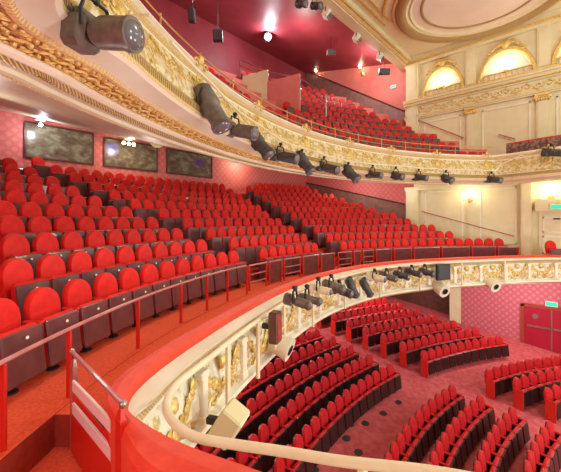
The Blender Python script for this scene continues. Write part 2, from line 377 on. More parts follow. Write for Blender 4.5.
# gilded swags, rosettes and brackets along the front
def front_frame(P, i):
    t = P[min(i+1, len(P)-1)]-P[max(i-1, 0)]; t /= np.linalg.norm(t); n = np.array([-t[1], t[0]])
    if n @ (CEN-P[i]) < 0: n = -n
    return Vector((t[0], t[1], 0)), Vector((n[0], n[1], 0))
def arc_index(P, s0):
    s = np.r_[0, np.cumsum(np.linalg.norm(np.diff(P, axis=0), axis=1))]; return [int(np.argmin(abs(s-x))) for x in s0], s
def put(P, i, t, off, z):       # point beside the curve index i, t along, off into the void, z from eye
    T, Nn = front_frame(P, i); return Vector((P[i][0], P[i][1], EYE+z))+T*t+Nn*off
def leaf(mb, c, T, up, nrm, l, w, ang):
    d = T*math.cos(ang)+up*math.sin(ang); e = nrm.cross(d)
    R = Matrix((d, e, nrm)).transposed(); mb.ball(c, (l, w, w*.7), 6, 4, 0, R)
sD = np.r_[0, np.cumsum(np.linalg.norm(np.diff(DRESS, axis=0), axis=1))]
UPV = Vector((0, 0, 1)); rnd = random.Random(3)
bay = 1.24; nb = int((SC_-.9)/bay)
for kb in range(nb):
    s0 = SC_-.78-kb*bay; i = int(np.argmin(abs(sD-s0)))
    T, Nn = front_frame(DRESS, i)
    mb = MB()                                               # swag of fruit and leaves, with two drops and a rosette
    for j in range(19):
        u = -1+2*j/18; t = u*.42; zz = -1.93-.27*(1-u*u)
        c = put(DRESS, i, t, .20+.02*math.cos(u*2), zz)
        for q in range(3): leaf(mb, c+Vector((0, 0, rnd.uniform(-.06, .06)))+T*rnd.uniform(-.03, .03), T, UPV, Nn, rnd.uniform(.045, .075), rnd.uniform(.024, .038), rnd.uniform(0, PI))
    for sg in (-1, 1):
        for j in range(12): leaf(mb, put(DRESS, i, sg*(.46+.05*math.sin(j*2)), .185, -1.88-j*.045), T, UPV, Nn, .065-.002*j, .04-.0015*j, PI/2+rnd.uniform(-.7, .7))
        mb.tube([put(DRESS, i, sg*(.26+.13*math.cos(a)*(1-a/9)), .2, -2.30+.09*math.sin(a)*(1-a/9)) for a in np.linspace(0, 6.5, 16)], .022, 5)
    mb.lathe([(.0, .05), (.05, .04), (.085, .015), (.10, 0)], put(DRESS, i, 0, .19, -1.90), Nn, 10)
    struct(mb, 'gilt_swag', 'gold', True, tr)
    i2 = int(np.argmin(abs(sD-s0+bay/2))); mb = MB(); T2, N3 = front_frame(DRESS, i2)     # plain cream console between bays
    R = Matrix((T2, N3, UPV)).transposed()
    for zz, w, dp, h in ((-1.84, .17, .12, .10), (-2.1, .12, .12, .46), (-2.36, .16, .14, .10)): mb.rbox(put(DRESS, i2, 0, .19, zz), (w, dp, h), .015, 0, R)
    struct(mb, 'console_bracket', 'pale', False, tr)
# cream tube rail standing off the front, on posts
RAILP = [np.array(p) for p in ((2.5, .1), (2.22, .67), (1.9, 1.16), (1.70, 1.52), (1.50, 1.86), (1.37, 2.12), (1.36, 2.38), (1.45, 2.66), (1.72, 2.92))]
farr = offset_path(DRESS, .33); farr = [p for p in farr if p[0] > 2.15 and not (p[0] < 3 and p[1] < 2.5)]
RAIL = resample(catmull([*farr[::-1][::1][::-1][:: 10], *RAILP[::-1]], 6), .1)
rail = empty('lighting_rail', (RAIL[len(RAIL)//2][0], RAIL[len(RAIL)//2][1], EYE-1.6), label='cream tubular lighting rail standing off the gilded dress circle front', cat='rail')
lo = Vector(rail.location)
mb = MB(); mb.tube([Vector((p[0], p[1], EYE-1.6))-lo for p in RAIL], .036, 10); mb.build('rail_tube', 'creamrail', rail, True)
sR = np.r_[0, np.cumsum(np.linalg.norm(np.diff(RAIL, axis=0), axis=1))]
def rail_post(p, zb=-2.52):
    mb = MB(); c = Vector((p[0], p[1], 0))-Vector((lo[0], lo[1], 0))
    mb.rbox(c+Vector((0, 0, EYE+(zb-1.6)/2-lo[2])), (.055, .055, -1.6-zb), .008); mb.build('rail_post', 'creamrail', rail)
s = sR[-1]-.5
rail_post(RAIL[int(np.argmin(abs(RAIL[:, 0]-1.98)+5*(RAIL[:, 1] > 2)))], -2.4)
for px in (228, 258, 284, 313, 345, 380, 420, 462, 505):
    r_ = ray_path(px, RAIL)
    if r_: rail_post(r_[0])

# ------------------------------------------------------------------ upper circle front and decorated underside
mb = MB()
prof = [(-.36, 2.30), (-.36, 2.92), (-.33, 2.97), (-.1, 2.98), (.10, 2.96), (.13, 2.90), (.07, 2.86), (.05, 2.82), (.09, 2.78), (.05, 2.74), (.06, 2.70), (.12, 2.54), (.22, 2.34), (.29, 2.16), (.28, 2.05), (.33, 2.02), (.37, 1.95), (.34, 1.88), (.37, 1.86), (.37, 1.80), (.32, 1.77), (.06, 1.715), (.03, 1.68), (-.03, 1.69), (-.05, 1.72), (-.48, 1.735), (-.50, 1.69), (-.60, 1.68), (-.63, 1.72), (-.72, 1.725), (-.74, 1.68), (-.82, 1.69), (-.84, 1.75), (-1.08, 1.77), (-1.10, 1.72), (-1.2, 1.72), (-1.22, 1.84), (-1.5, 1.88), (-1.52, 1.84), (-1.6, 1.86), (-1.62, 1.96), (-2.2, 2.1)]
# 0 pale 1 bead 2 fascia 3 rope 4 blush 5 acanthus 6 soffit 7 red
mis = [7, 7, 0, 0, 0, 0, 1, 1, 1, 0]+[2]*4+[0, 3, 3, 0, 1, 0, 4, 1, 1, 0, 5, 0, 0, 0, 4, 3, 3, 0, 4, 6, 6, 6, 6, 1, 6, 6, 6]
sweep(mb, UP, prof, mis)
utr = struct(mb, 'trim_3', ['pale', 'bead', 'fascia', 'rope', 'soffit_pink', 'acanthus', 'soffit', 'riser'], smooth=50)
mb = MB()                                                   # raised acanthus leaves along the underside band
ra = random.Random(5); s_u = np.r_[0, np.cumsum(np.linalg.norm(np.diff(UP, axis=0), axis=1))]; s0 = .3; kk = 0
while s0 < s_u[-1]-.3:
    i = int(np.argmin(abs(s_u-s0))); T, Nn = front_frame(UP, i); t_ = s0-s_u[i]
    for row in range(3):
        off = -.13-.135*row; c = put(UP, i, t_+.06*(row % 2), off, 1.722); d = T*math.cos(.9 if (kk+row) % 2 else -.9)-Nn*math.sin(.9 if (kk+row) % 2 else -.9)
        e_ = Vector((0, 0, -1)).cross(d); mb.ball(c, (.075, .030, .022), 6, 4, 0, Matrix((d, e_, Vector((0, 0, -1)))).transposed())
        mb.ball(c+T*.05+Nn*.03*(1 if kk % 2 else -1), (.03, .03, .02), 5, 4)
    s0 += .115; kk += 1
struct(mb, 'gilt_acanthus', 'gold', True, utr)
sU = np.r_[0, np.cumsum(np.linalg.norm(np.diff(UP, axis=0), axis=1))]
s0 = 1.0; kb = 0
while s0 < sU[-1]-2.2:
    i = int(np.argmin(abs(sU-s0))); T, Nn = front_frame(UP, i); mb = MB()
    sl = (Nn*.42+UPV*.9).normalized() if False else (UPV*.93-Nn*.36).normalized()
    nr = (Nn*.93+UPV*.36).normalized()
    def pf(t, v): return put(UP, i, t, .10+.20*v, 2.66-.55*v)
    if kb % 2 == 0:                                         # cartouche rising over the ledge
        mb.ball(pf(0, .35), (.13, .05, .20), 10, 6, 0, Matrix((T, nr, sl)).transposed())
        for a in np.linspace(0, 2*PI, 13)[:-1]: leaf(mb, pf(.17*math.cos(a), .35-.42*math.sin(a)), T, sl, nr, .07, .035, a+PI/2)
        for sg in (-1, 1):
            mb.tube([put(UP, i, sg*(.14+.10*math.cos(a)*(1-a/9)), .13, 2.92+.09*math.sin(a)*(1-a/9)) for a in np.linspace(0, 6.2, 14)], .022, 5)
        mb.ball(put(UP, i, 0, .12, 3.02), (.07, .05, .10), 8, 5)
    else:
        for a in np.linspace(0, 2*PI, 9)[:-1]: leaf(mb, pf(.09*math.cos(a), .5-.22*math.sin(a)), T, sl, nr, .06, .03, a)
        mb.ball(pf(0, .5), .04, 8, 5)
    for sg in (-1, 1):                                      # scrolling foliage to both sides
        for q in range(2):
            cx_ = sg*(.32+.24*q); v0 = .35+.3*(q % 2)
            mb.tube([pf(cx_+.12*math.cos(a*sg)*(1-a/8), v0-.26*math.sin(a)*(1-a/8)) for a in np.linspace(0, 6.4, 16)], .018, 5)
            for a in np.linspace(.3, 5, 6): leaf(mb, pf(cx_+.15*math.cos(a*sg), v0-.30*math.sin(a)), T, sl, nr, .055, .026, a*1.7)
    struct(mb, 'gilt_cartouche' if kb % 2 == 0 else 'gilt_scroll', 'gold', True, utr)
    s0 += 1.25; kb += 1
# brass guard rail on the ledge
ur = empty('balcony_guard_rail', (*UP[len(UP)//2], EYE+2.97), label='thin brass guard rail on posts along the upper circle ledge', cat='rail')
lo = Vector(ur.location); g = offset_path(UP, -.18); g = g[g[:, 1] > 3.0]
for nm, h, r in (('top_rail', .42, .018), ('middle_rail', .22, .012)):
    mb = MB(); mb.tube([Vector((p[0], p[1], EYE+2.97+h))-lo for p in g], r, 6); mb.build(nm, 'brass', ur, True)
for i in range(4, len(g), 11):
    mb = MB(); mb.tube([Vector((*g[i], EYE+2.94))-lo, Vector((*g[i], EYE+3.43))-lo], .016, 6); mb.ball(Vector((*g[i], EYE+3.43))-lo, .024, 6, 4); mb.build('rail_post', 'brass', ur)

# ------------------------------------------------------------------ seats
def seat_parts(fabric, shell, tag_, w=.47, htop=.97, lowpoly=False, up=0, bw=None):
    n = 16 if not lowpoly else 8
    out = []; w_seat = w; w = bw or w
    zb = .40+up; sh = htop-.285
    for k in range(n+1):
        a = PI*k/n; out.append((w/2*math.cos(a)*(1.0), sh+.02+(htop-sh-.02)*math.sin(a)**.92))
    out = [(w/2*.93, zb)]+out+[(-w/2*.93, zb)]
    cx_, cz = 0, (zb+htop)/2
    def ring(sc, y): return [(x*sc if True else x, y+.10*((cz+(zz-cz)*sc)-zb), cz+(zz-cz)*sc) for x, zz in out]
    mb = MB(); rings = [ring(.97, .075), ring(1.0, .05), ring(1.0, 0), ring(.95, -.03), ring(.84, -.035), ring(.55, -.045)]
    m = len(out)
    base = len(mb.v)
    for r in rings: mb.v += r
    for i in range(len(rings)-1):
        for k in range(m):
            k2 = (k+1) % m; mb.f.append((i*m+k, i*m+k2, (i+1)*m+k2, (i+1)*m+k)); mb.m.append(1 if i < 1 else 0)
    mb.f += [tuple(range(m))[::-1], tuple((len(rings)-1)*m+k for k in range(m))]; mb.m += [1, 0]
    P = {'backrest': mb.mesh(tag_+'_backrest', [fabric, shell], 50)}
    w = w_seat
    # tip-up seat, folded: dark curved underside to the front, cushion edge on top
    mb = MB(); rot = Matrix.Rotation(math.radians(-7), 3, 'X')
    mb.rbox((0, -.265, .375+up*.6), (w*.98, .045, .47+up*1.0), .015, 0, rot); mb.rbox((0, -.195, .40+up*.6), (w*.95, .11, .455+up), .03, 1, rot)
    P['seat'] = mb.mesh(tag_+'_seat', [shell, fabric], False)
    mb = MB()                                                # standard between two seats with padded arm
    x = w/2+.028
    mb.rbox((x, -.09, .33+up/2), (.035, .28, .50+up), .01, 0); mb.rbox((x, .03, .13), (.045, .10, .26), .01, 0)
    P['armrest_frame'] = mb.mesh(tag_+'_frame', [shell])
    mb = MB(); mb.rbox((x, -.10, .605+up), (.058, .26, .05), .018, 0)
    P['armrest'] = mb.mesh(tag_+'_arm', [fabric])
    mb = MB(); mb.lathe([(.075, 0), (.07, .02), (.035, .03), (.03, .20)], (0, -.10, 0), (0, 0, 1), 8); P['pedestal'] = mb.mesh(tag_+'_foot', ['black'], 40)
    mb = MB(); mb.lathe([(.019, 0), (.019, .004)], (0, -.302, .54+up), (0, -1, .1), 10); P['number_plate'] = mb.mesh(tag_+'_plate', ['plate'])
    mb = MB(); mb.rbox((-w/2-.032, -.12, .34), (.03, .32, .66), .02, 0); P['end_panel'] = mb.mesh(tag_+'_end', ['redpaint' if tag_ == 'stalls' else shell])
    return P
SD = seat_parts('fabric', 'shell', 'dress', htop=1.075, up=.10, bw=.435); SS = seat_parts('sfabric', 'sshell', 'stalls', w=.385, htop=.94); SG = seat_parts('gfabric', 'shell', 'gallery', w=.46, htop=.94, lowpoly=True)
SG_stuff = []
bpy.context.view_layer.update(); DG = bpy.context.evaluated_depsgraph_get(); SCN = bpy.context.scene
def in_view(p, tol=.35, pts=((0, 0, .9), (0, 0, .55), (0, 0, .3), (.2, 0, .8), (-.2, 0, .8))):
    q = project(p+Vector((0, 0, .6)))
    if not q or not (-14 < q[0] < 575 and -14 < q[1] < 486): return False
    for ex in ((0, 0), (.6, -.55), (.35, .3)):                 # a little leeway to the sides of the camera
        eye = Vector((*ex, EYE))
        for d in pts:
            t = p+Vector(d); v = t-eye; L = v.length
            hit, loc, *_ = SCN.ray_cast(DG, eye, v.normalized(), distance=L)
            if not hit or (loc-eye).length > L-tol: return True
    return False
def make_seat(kind, P, loc, rz, label, group, parts, extra=()):
    e = empty(kind, loc, rz, label=label, cat='theatre seat', group=group)
    s = None
    for p in parts:
        o = inst(p, P[p], e)
        if p == 'seat': s = o
    for p in extra: inst(p, P[p], s if p == 'number_plate' else e)
    return e
def arcseats(R, t0, t1, pitch=.525):     # angles of seats from t0 to t1 (degrees)
    L = math.radians(t1-t0)*R; n = int(L/pitch); a = math.radians(t0)+pitch/2/R
    return [a+pitch/R*k for k in range(n)]
DRESS_STUFF = MB(); cand = []
AISLE_A = [-6.6, -8.8, -9.7, -10.7, -11.9, -13.6, -14.3, -14.8, -15.5, -16.1, -16.6]       # where the middle block begins, row by row
def pitch_at(t): return float(np.interp(t, [-38, -26, -14, 5, 20, 32], [.64, .585, .52, .445, .435, .50]))
def walk(R, t0, t1):                      # seat angles and widths from t0 towards t1
    out = []; t = t0; sg = 1 if t1 > t0 else -1
    while True:
        w_ = pitch_at(t); st = math.degrees(w_/R)
        if (t+sg*st-t1)*sg > 0: return out
        out.append((math.radians(t+sg*st/2), w_)); t += sg*st
for k in range(NROW):
    R = R0+SP*k; zt = TR0+RISE*k
    s_ = AISLE_A[k]; sb = 12.75-.13*k
    for bn, t0, t1 in (('near', s_-4.1*13.4/R*(1 if k else 1.0), -58), ('middle', s_, sb-3.9*13.4/R), ('far', sb, 62)):
        L = walk(R, t0, t1)
        for j, (a, w_) in enumerate(L):
            p = polar(R, a, zt)
            if p.x > (19.55 if k == 0 else 18.85-.06*k) or p.y > B_BACK-.6: continue
            cand.append((k, bn, j, w_, a, p))
cand = [c for c in cand if in_view(c[5])]
cand.sort(key=lambda c: project(c[5])[2])
posn = {'near': 'near block', 'middle': 'middle block', 'far': 'far block'}
for idx, (k, bn, j, n, a, p) in enumerate(cand):
    if idx < 300:
        side = 'beside the aisle' if j == 0 else f'{ordn(j+1)} from its near aisle' if bn != 'near' else f'{ordn(j+1)} from its far aisle'
        lab = f'red velvet tip-up seat, {ordn(k+1)} dress circle row, {posn[bn]}, {side}'
        parts = ['backrest', 'seat', 'armrest']
        if k < 4 : parts += ['pedestal', 'armrest_frame']
        ex = []
        if k < 3 and project(p)[2] < 9: ex.append('number_plate')
        if j == 0 and bn != 'near': ex.append('end_panel')
        make_seat('dress_circle_seat', SD, p, -a, lab, f'dress circle row {ordn(k+1)} seats', parts, ex).scale = (n/.525, 1, 1)
    else:
        Mx = Matrix.Translation(p) @ Matrix.Rotation(-a, 4, 'Z') @ Matrix.Scale(n/.525, 4, (1, 0, 0))
        for pn in ('backrest', 'seat', 'armrest')+(('end_panel',) if j == 0 and bn != 'near' else ()):
            me = SD[pn]; rem = {'backrest': (0, 1), 'seat': (1, 0), 'armrest': (0,), 'end_panel': (1,)}[pn]
            o_ = len(DRESS_STUFF.v); DRESS_STUFF.v += [tuple(Mx @ v.co) for v in me.vertices]
            for q in me.polygons: DRESS_STUFF.f.append(tuple(o_+i for i in q.vertices)); DRESS_STUFF.m.append(rem[q.material_index])
print('dress seats', len(cand))
if DRESS_STUFF.v:
    tag(DRESS_STUFF.build('dress_circle_seats', ['fabric', 'shell'], None, 50), 'distant red velvet seats in the upper rows of the dress circle', 'theatre seats', kind='stuff')
# stalls
SR0 = 15.68; cand = []
stalls_rows = [(f'{ordn(q+1)} row behind the cross aisle', SR0+.82*q, q) for q in range(11)]+[(f'{ordn(q+1)} row before the cross aisle', 13.75-.84*q, -1-q) for q in range(7)]
for nm, R, q in stalls_rows:
    for bn, a0, a1, ref in (('near block', 1.2, 11.75, 'far'), ('far block', 13.4, 19.2, 'near')):
        if q < 0: a1 = {'near block': 12.1, 'far block': 19.3}[bn]-(.12*(-q) if bn == 'near block' else 0); a0 = {'near block': 3, 'far block': 13.75-.15*(-1-q)}[bn]
        if bn == 'far block' and q >= 0: a1 = 18.05
        t0 = math.degrees(math.asin(max(-.95, (a0-9)/R))); t1 = math.degrees(math.asin(min(.95, (a1-9)/R))); L = arcseats(R, t0, t1, .445)
        if ref == 'far':
            L = [math.radians(t1)-(.5+j)*.445/R for j in range(len(L))]
        for j, a in enumerate(L):
            p = polar(R, a, sfloor(R), SCEN); cand.append((nm, q, bn, ref, j, len(L), a, p))
cand = [c for c in cand if in_view(c[7])]
print('stalls seats', len(cand))
for nm, q, bn, ref, j, n, a, p in cand:
    where = 'at the aisle' if j == 0 else f'{ordn(j+1)} from aisle'
    Y = project(p)[2]
    make_seat('stalls_seat', SS, p, -a, f'crimson stalls seat, {nm}, {bn}, {where}', 'stalls '+nm, ['backrest', 'seat', 'armrest']+(['pedestal', 'armrest_frame'] if Y < 12 else []), ['end_panel'] if (j == 0 and ref == 'near') else [])
# upper circle
EA0, EA1, EL0 = at(268, 92, 17.6), at(300, 92, 16.6), at(243, 70, 18.4)       # corners of the entry through the gallery seats
def seg_dist(p, a, b):
    a, b, p = Vector(a[:2]), Vector(b[:2]), Vector(p[:2]); t = max(0, min(1, (p-a).dot(b-a)/(b-a).length_squared)); return (p-a-(b-a)*t).length
cand = []
for k in range(UROW):
    R = UR0+USP*k; zt = UZ0+UR*k
    for bn, t0, t1 in (('left of the entry', -40, 1.5 if k > 2 else 5.5), ('right of the entry', 10.5 if k > 2 else 6.5, 60)):
        for j, a in enumerate(arcseats(R, t0, t1, .53) if 'right' in bn else [math.radians(t1)-(.5+j)*.53/R for j in range(int(math.radians(t1-t0)*R/.53))]):
            p = polar(R, a, zt)
            if min(seg_dist(p, EA1, EA0), seg_dist(p, EA0, EL0)) < .55: continue
            if p.x > 18.7 or p.y > B_BACK-.5: continue
            cand.append((k, bn, j, a, p))
cand = [c for c in cand if in_view(c[4], pts=((0, 0, .85), (0, 0, .7), (.15, 0, .85)))]
cand.sort(key=lambda c: project(c[4])[2]); print('upper seats', len(cand))
for idx, (k, bn, j, a, p) in enumerate(cand):
    if idx < 300:
        make_seat('upper_circle_seat', SG, p, -a, f'red upper circle seat, {ordn(k+1)} row, {ordn(j+1)} seat {bn}', f'upper circle row {ordn(k+1)} seats', ['backrest', 'seat'])
    else:
        Mx = Matrix.Translation(p) @ Matrix.Rotation(-a, 4, 'Z')
        if not SG_stuff: SG_stuff.append(MB())
        for pn in ('backrest', 'seat'):
            me = SG[pn]; rem = {'backrest': (0, 1), 'seat': (1, 0)}[pn]; B_ = SG_stuff[0]; o_ = len(B_.v); B_.v += [tuple(Mx @ v.co) for v in me.vertices]
            for q in me.polygons: B_.f.append(tuple(o_+i for i in q.vertices)); B_.m.append(rem[q.material_index])
if SG_stuff: tag(SG_stuff[0].build('upper_circle_seats', ['gfabric', 'shell'], None, 50), 'distant red seats in the top rows of the upper circle', 'theatre seats', kind='stuff')
# ------------------------------------------------------------------ rails and barriers of the dress circle
def polyrail(name, label, pts, z, r, post_at, zb, mat_rail, mat_post, cat='handrail', pw=.055):
    e = empty(name, (*pts[len(pts)//2], zb), label=label, cat=cat); lo = Vector(e.location)
    mb = MB(); mb.tube([Vector((p[0], p[1], z))-lo for p in pts], r, 8); mb.build('rail', mat_rail, e, True)
    for p in post_at:
        mb = MB(); d = np.array(p)-CEN; rot = Matrix.Rotation(-math.atan2(d[0], d[1]), 3, 'Z')
        mb.rbox(Vector((p[0], p[1], (z+zb)/2-.01))-lo, (pw*.6, pw, z-zb-.02), .006, 0, rot); mb.build('post', mat_post, e)
    return e
hr = [polar(12.57, math.radians(t), 0)[:2] for t in np.linspace(-52, -14.5, 50)]
hp = []
for px in (3, 69, 138, 181, 207, 227.5, 247):
    q, Y = on_circle(px, 12.57); hp.append(q)
polyrail('gangway_handrail', 'long curved mauve handrail on red posts in front of the front row', hr, EYE-1.21, .022, hp, TR0, 'mauve', 'redpaint')
# gate across the lower gangway beside the camera
g0, g1 = np.array((1.05, 3.80)), np.array((1.0, 2.46))
e = empty('gangway_gate', ((g0[0]+g1[0])/2, (g0[1]+g1[1])/2, EYE-2.3), label='red gangway gate with two pale slats between handrail and parapet', cat='gate'); lo = Vector(e.location)
def gp(t, z): p = g0+(g1-g0)*t; return Vector((p[0], p[1], EYE+z))-lo
mb = MB(); mb.tube([gp(-.01, -1.335), gp(1.0, -1.335)], .020, 8); mb.build('top_bar', 'mauve', e, True)
for t in (-.015, 1.005): mb = MB(); mb.ball(gp(t, -1.335), .030, 8, 6); mb.build('end_cap', 'steel', e, True)
for t in (.045, .975):
    mb = MB(); mb.rbox(gp(t, -1.875), (.05, .10, .85), .008); mb.box(gp(t, -1.43), (.05, .10, .09), 0, None, .35); mb.build('gate_post', 'redpaint' if t > .5 else 'mauve', e)
for z in (-1.62, -1.84):
    mb = MB(); mb.rbox((gp(.09, z)+gp(.93, z))/2, (.025, (g0[1]-g1[1])*.84, .11), .006); mb.build('slat', 'whitestrip', e)
for z in (-1.735,): mb = MB(); mb.rbox((gp(.09, z)+gp(.93, z))/2, (.02, (g0[1]-g1[1])*.84, .05), .005); mb.build('cross_rail', 'redpaint', e)
mb = MB(); mb.rbox((gp(.08, -2.09)+gp(.93, -2.09))/2, (.03, (g0[1]-g1[1])*.86, .39), .006); mb.build('panel', 'redpaint', e)
# modesty barriers along the front row of the middle and far blocks
segs = []
for x0, x1, kd in ((249, 267, 'frame'), (269, 282, 'panel'), (284, 301, 'frame'), (303, 319, 'panel'), (321, 335, 'panel'), (338, 352, 'frame'), (354, 361, 'panel'), (363, 374, 'frame'), (376, 392, 'panel'), (394, 412, 'panel'), (414, 440, 'panel'), (442, 470, 'panel'), (472, 496, 'panel'), (498, 519, 'panel')):
    q0, _y = on_circle(x0, 12.72); q1, _y = on_circle(x1, 12.72); segs.append((math.degrees(math.atan2(*(q0-CEN))), math.degrees(math.atan2(*(q1-CEN))), kd))
nseg = {'panel': 0, 'frame': 0}
for t0, t1, kd in segs:
    nseg[kd] += 1; tm = math.radians((t0+t1)/2); R = 12.72; zb = EYE-1.97
    e = empty('row_barrier', polar(R, tm, zb), -tm, label={'panel': 'dark panelled barrier with red top rail, {} along the front row from the handrail', 'frame': 'open red metal barrier frame, {} along the front row from the handrail'}[kd].format(ordn(nseg[kd])), cat='barrier', group='dress circle front row barriers')
    w = math.radians(t1-t0)*R
    mb = MB(); mb.rbox((0, 0, .70), (w, .05, .045), .01); mb.build('top_rail', 'mauve', e)
    for sg in (-1, 1): mb = MB(); mb.rbox((sg*(w/2-.025), 0, .34), (.05, .045, .68), .008); mb.build('post', 'redpaint', e)
    if kd == 'panel': mb = MB(); mb.rbox((0, .02, .35), (w-.1, .02, .62), .005); mb.build('panel', 'shell', e)
    else:
        for z in (.22, .44): mb = MB(); mb.rbox((0, 0, z), (w-.1, .03, .04), .006); mb.build('cross_bar', 'mauve', e)
# ------------------------------------------------------------------ lanterns
TGT = Vector((9.0, -11.0, 0))
def lantern(name, label, P, L, r, pitch, style, group, hang=.35, body='lantern', yaw=None, cat='stage light'):
    d = TGT-P; yw = math.atan2(d.y, d.x) if yaw is None else yaw
    e = empty(name, P, yw, label=label, cat=cat, group=group)
    rot = Matrix.Rotation(math.radians(pitch), 3, 'Y'); mb = MB(); X = rot @ Vector((1, 0, 0))
    at_ = lambda x: X*x
    if style == 'profile':
        mb.rbox(at_(-L*.30), (L*.36, r*1.9, r*2.0), r*.35, 0, rot)
        for k in range(5): mb.rbox(at_(-L*(.44-.06*k))+rot @ Vector((0, 0, r*1.0)), (L*.022, r*1.6, r*.35), .004, 0, rot)
        mb.lathe([(r*.62, 0), (r*.62, L*.06), (r*.86, L*.07), (r*.86, L*.48), (r*.98, L*.49), (r*.98, L*.56), (r*.8, L*.56)], at_(-L*.10), X, 14)
        mb.rbox(at_(L*.16)+rot @ Vector((0, 0, r*.55)), (L*.42, r*.9, r*.8), r*.2, 0, rot)
        lx = L*.455
    else:
        mb.lathe([(r*.5, 0), (r*.95, L*.08), (r*1.0, L*.45), (r*.86, L*.5), (r*.86, L*.8), (r*1.0, L*.82), (r*1.0, L*.9), (r*.8, L*.9)], at_(-L*.45), X, 14)
        mb.rbox(at_(-L*.1)+rot @ Vector((0, 0, -r*.9)), (L*.4, r*.8, r*.4), r*.1, 0, rot)
        lx = L*.44
    mb.build('body', body, e, 35)
    mb = MB(); mb.lathe([(r*.80, 0), (r*.74, .02), (r*.4, .045), (.004, .055)], at_(lx), X, 14); mb.build('lens', 'lens', e, True)
    mb = MB(); yk = -L*.08; pts = [(yk, -r*1.12, 0), (yk, -r*1.15, r*.9), (yk, -r*.8, hang*.8), (yk, r*.8, hang*.8), (yk, r*1.15, r*.9), (yk, r*1.12, 0)]
    mb.tube(pts, max(.018, r*.10), 6); mb.build('yoke', 'black', e)
    mb = MB(); mb.rbox((yk, 0, hang*.9), (.05, .05, hang*.3), .01); mb.rbox((yk, 0, hang), (.09, .08, .07), .02); mb.build('clamp', 'black', e)
    mb = MB(); mb.lathe([(.03, 0), (.03, .04)], (yk, r*1.12, 0), (0, 1, 0), 8); mb.build('knob', 'black', e)
    return e
BARO = offset_path(UP, .52)
BAR = [p for p in BARO if not (p[1] < 2.9 and p[0] < 5)]
bar = empty('lighting_bar', (*BAR[len(BAR)//2], EYE+2.3), label='slim curved lighting bar carrying lanterns before the upper circle front', cat='bar')
ulist = [(102, 34, .74, .155, 9, 'profile'), (211, 107, 1.02, .19, 58, 'fresnel'), (238, 131, .92, .15, 14, 'profile'), (259, 143, .95, .17, 48, 'fresnel'), (283, 157, .98, .15, 14, 'profile'), (304, 162, .9, .17, 50, 'fresnel'), (326, 168, 1.0, .155, 16, 'profile'), (350, 173, .9, .18, 40, 'fresnel'), (374, 175, .74, .13, 10, 'profile'), (397, 176, .62, .15, 14, 'fresnel'), (420, 178, .74, .13, 8, 'profile'), (447, 179, .62, .16, 25, 'fresnel'), (493, 180, .86, .14, 10, 'profile'), (553, 153, .86, .15, 12, 'profile')]
zs = []
for n, (px, py, L, r, pt, st) in enumerate(ulist):
    q = ray_path(px, BAR) if n else None; P = Vector((*q[0], EYE+(YH-py)/F*q[1])) if n else at(px, py, 3.0)
    lab = 'large grey profile spotlight hanging nearest, at the top left corner' if n == 0 else f'{"long barrelled profile spotlight" if st == "profile" else "short round spotlight tilted down"} on upper circle front, {ordn(n+1)} from the nearest'
    if n: zs.append((q[2], P.z))
    lantern('spotlight', lab, P, L, r, pt, st, 'spotlights along the upper circle front', hang=max(.3, .36), body='lantern' if n in (0, 1, 2) else 'lanternd')
lo = Vector(bar.location); mb = MB(); xs = [z[0] for z in zs]; zz = [z[1]+.36 for z in zs]; o_ = np.argsort(xs)
mb.tube([Vector((*p, .062+float(np.interp(i, np.array(xs)[o_], np.array(zz)[o_]))))-lo for i, p in enumerate(BAR) if min(xs)+9 <= i <= max(xs)+12], .022, 6); mb.build('bar_tube', 'creamrail', bar, True)
for px in (150, 224, 270, 315, 362, 408, 470, 520):
    q = ray_path(px, BAR)
    if not q: continue
    z = .062+float(np.interp(q[2], np.array(xs)[o_], np.array(zz)[o_])); T, Nn = front_frame(np.array(BAR), q[2])
    mb = MB(); mb.tube([Vector((*q[0], z))-lo, Vector((*q[0], z))-lo-Nn*.36], .018, 6); mb.build('bar_bracket', 'creamrail', bar)
llist = [(297, 302, 10, 'profile', 'lantern'), (309, 299, 8, 'fresnel', 'lantern'), (320, 290, 5, 'profile', 'creamrail'), (333, 286, 12, 'fresnel', 'lantern'), (341, 291, 10, 'profile', 'lanternd'), (352, 287, 62, 'fresnel', 'lanternd'), (366, 287, 58, 'fresnel', 'lanternd'), (376, 278, 5, 'profile', 'creamrail'), (388, 277, 8, 'profile', 'lantern'), (401, 275, 10, 'fresnel', 'lanternd'), (413, 273, 6, 'profile', 'lanternd'), (426, 272, 10, 'fresnel', 'lanternd')]
RO = offset_path(DRESS, .80)
for n, (px, py, pt, st, bd) in enumerate(llist):
    q = ray_path(px, RO); P = Vector((*q[0], EYE+(YH-py)/F*q[1]))
    lantern('stage_lantern', f'{"cream painted" if bd == "creamrail" else "dark"} stage lantern clamped to the dress circle rail, {ordn(n+1)} from nearest', P, .50 if n < 3 else .60, .085 if n < 3 else .11, pt, st, 'lanterns on the dress circle rail', hang=.24, body=bd)
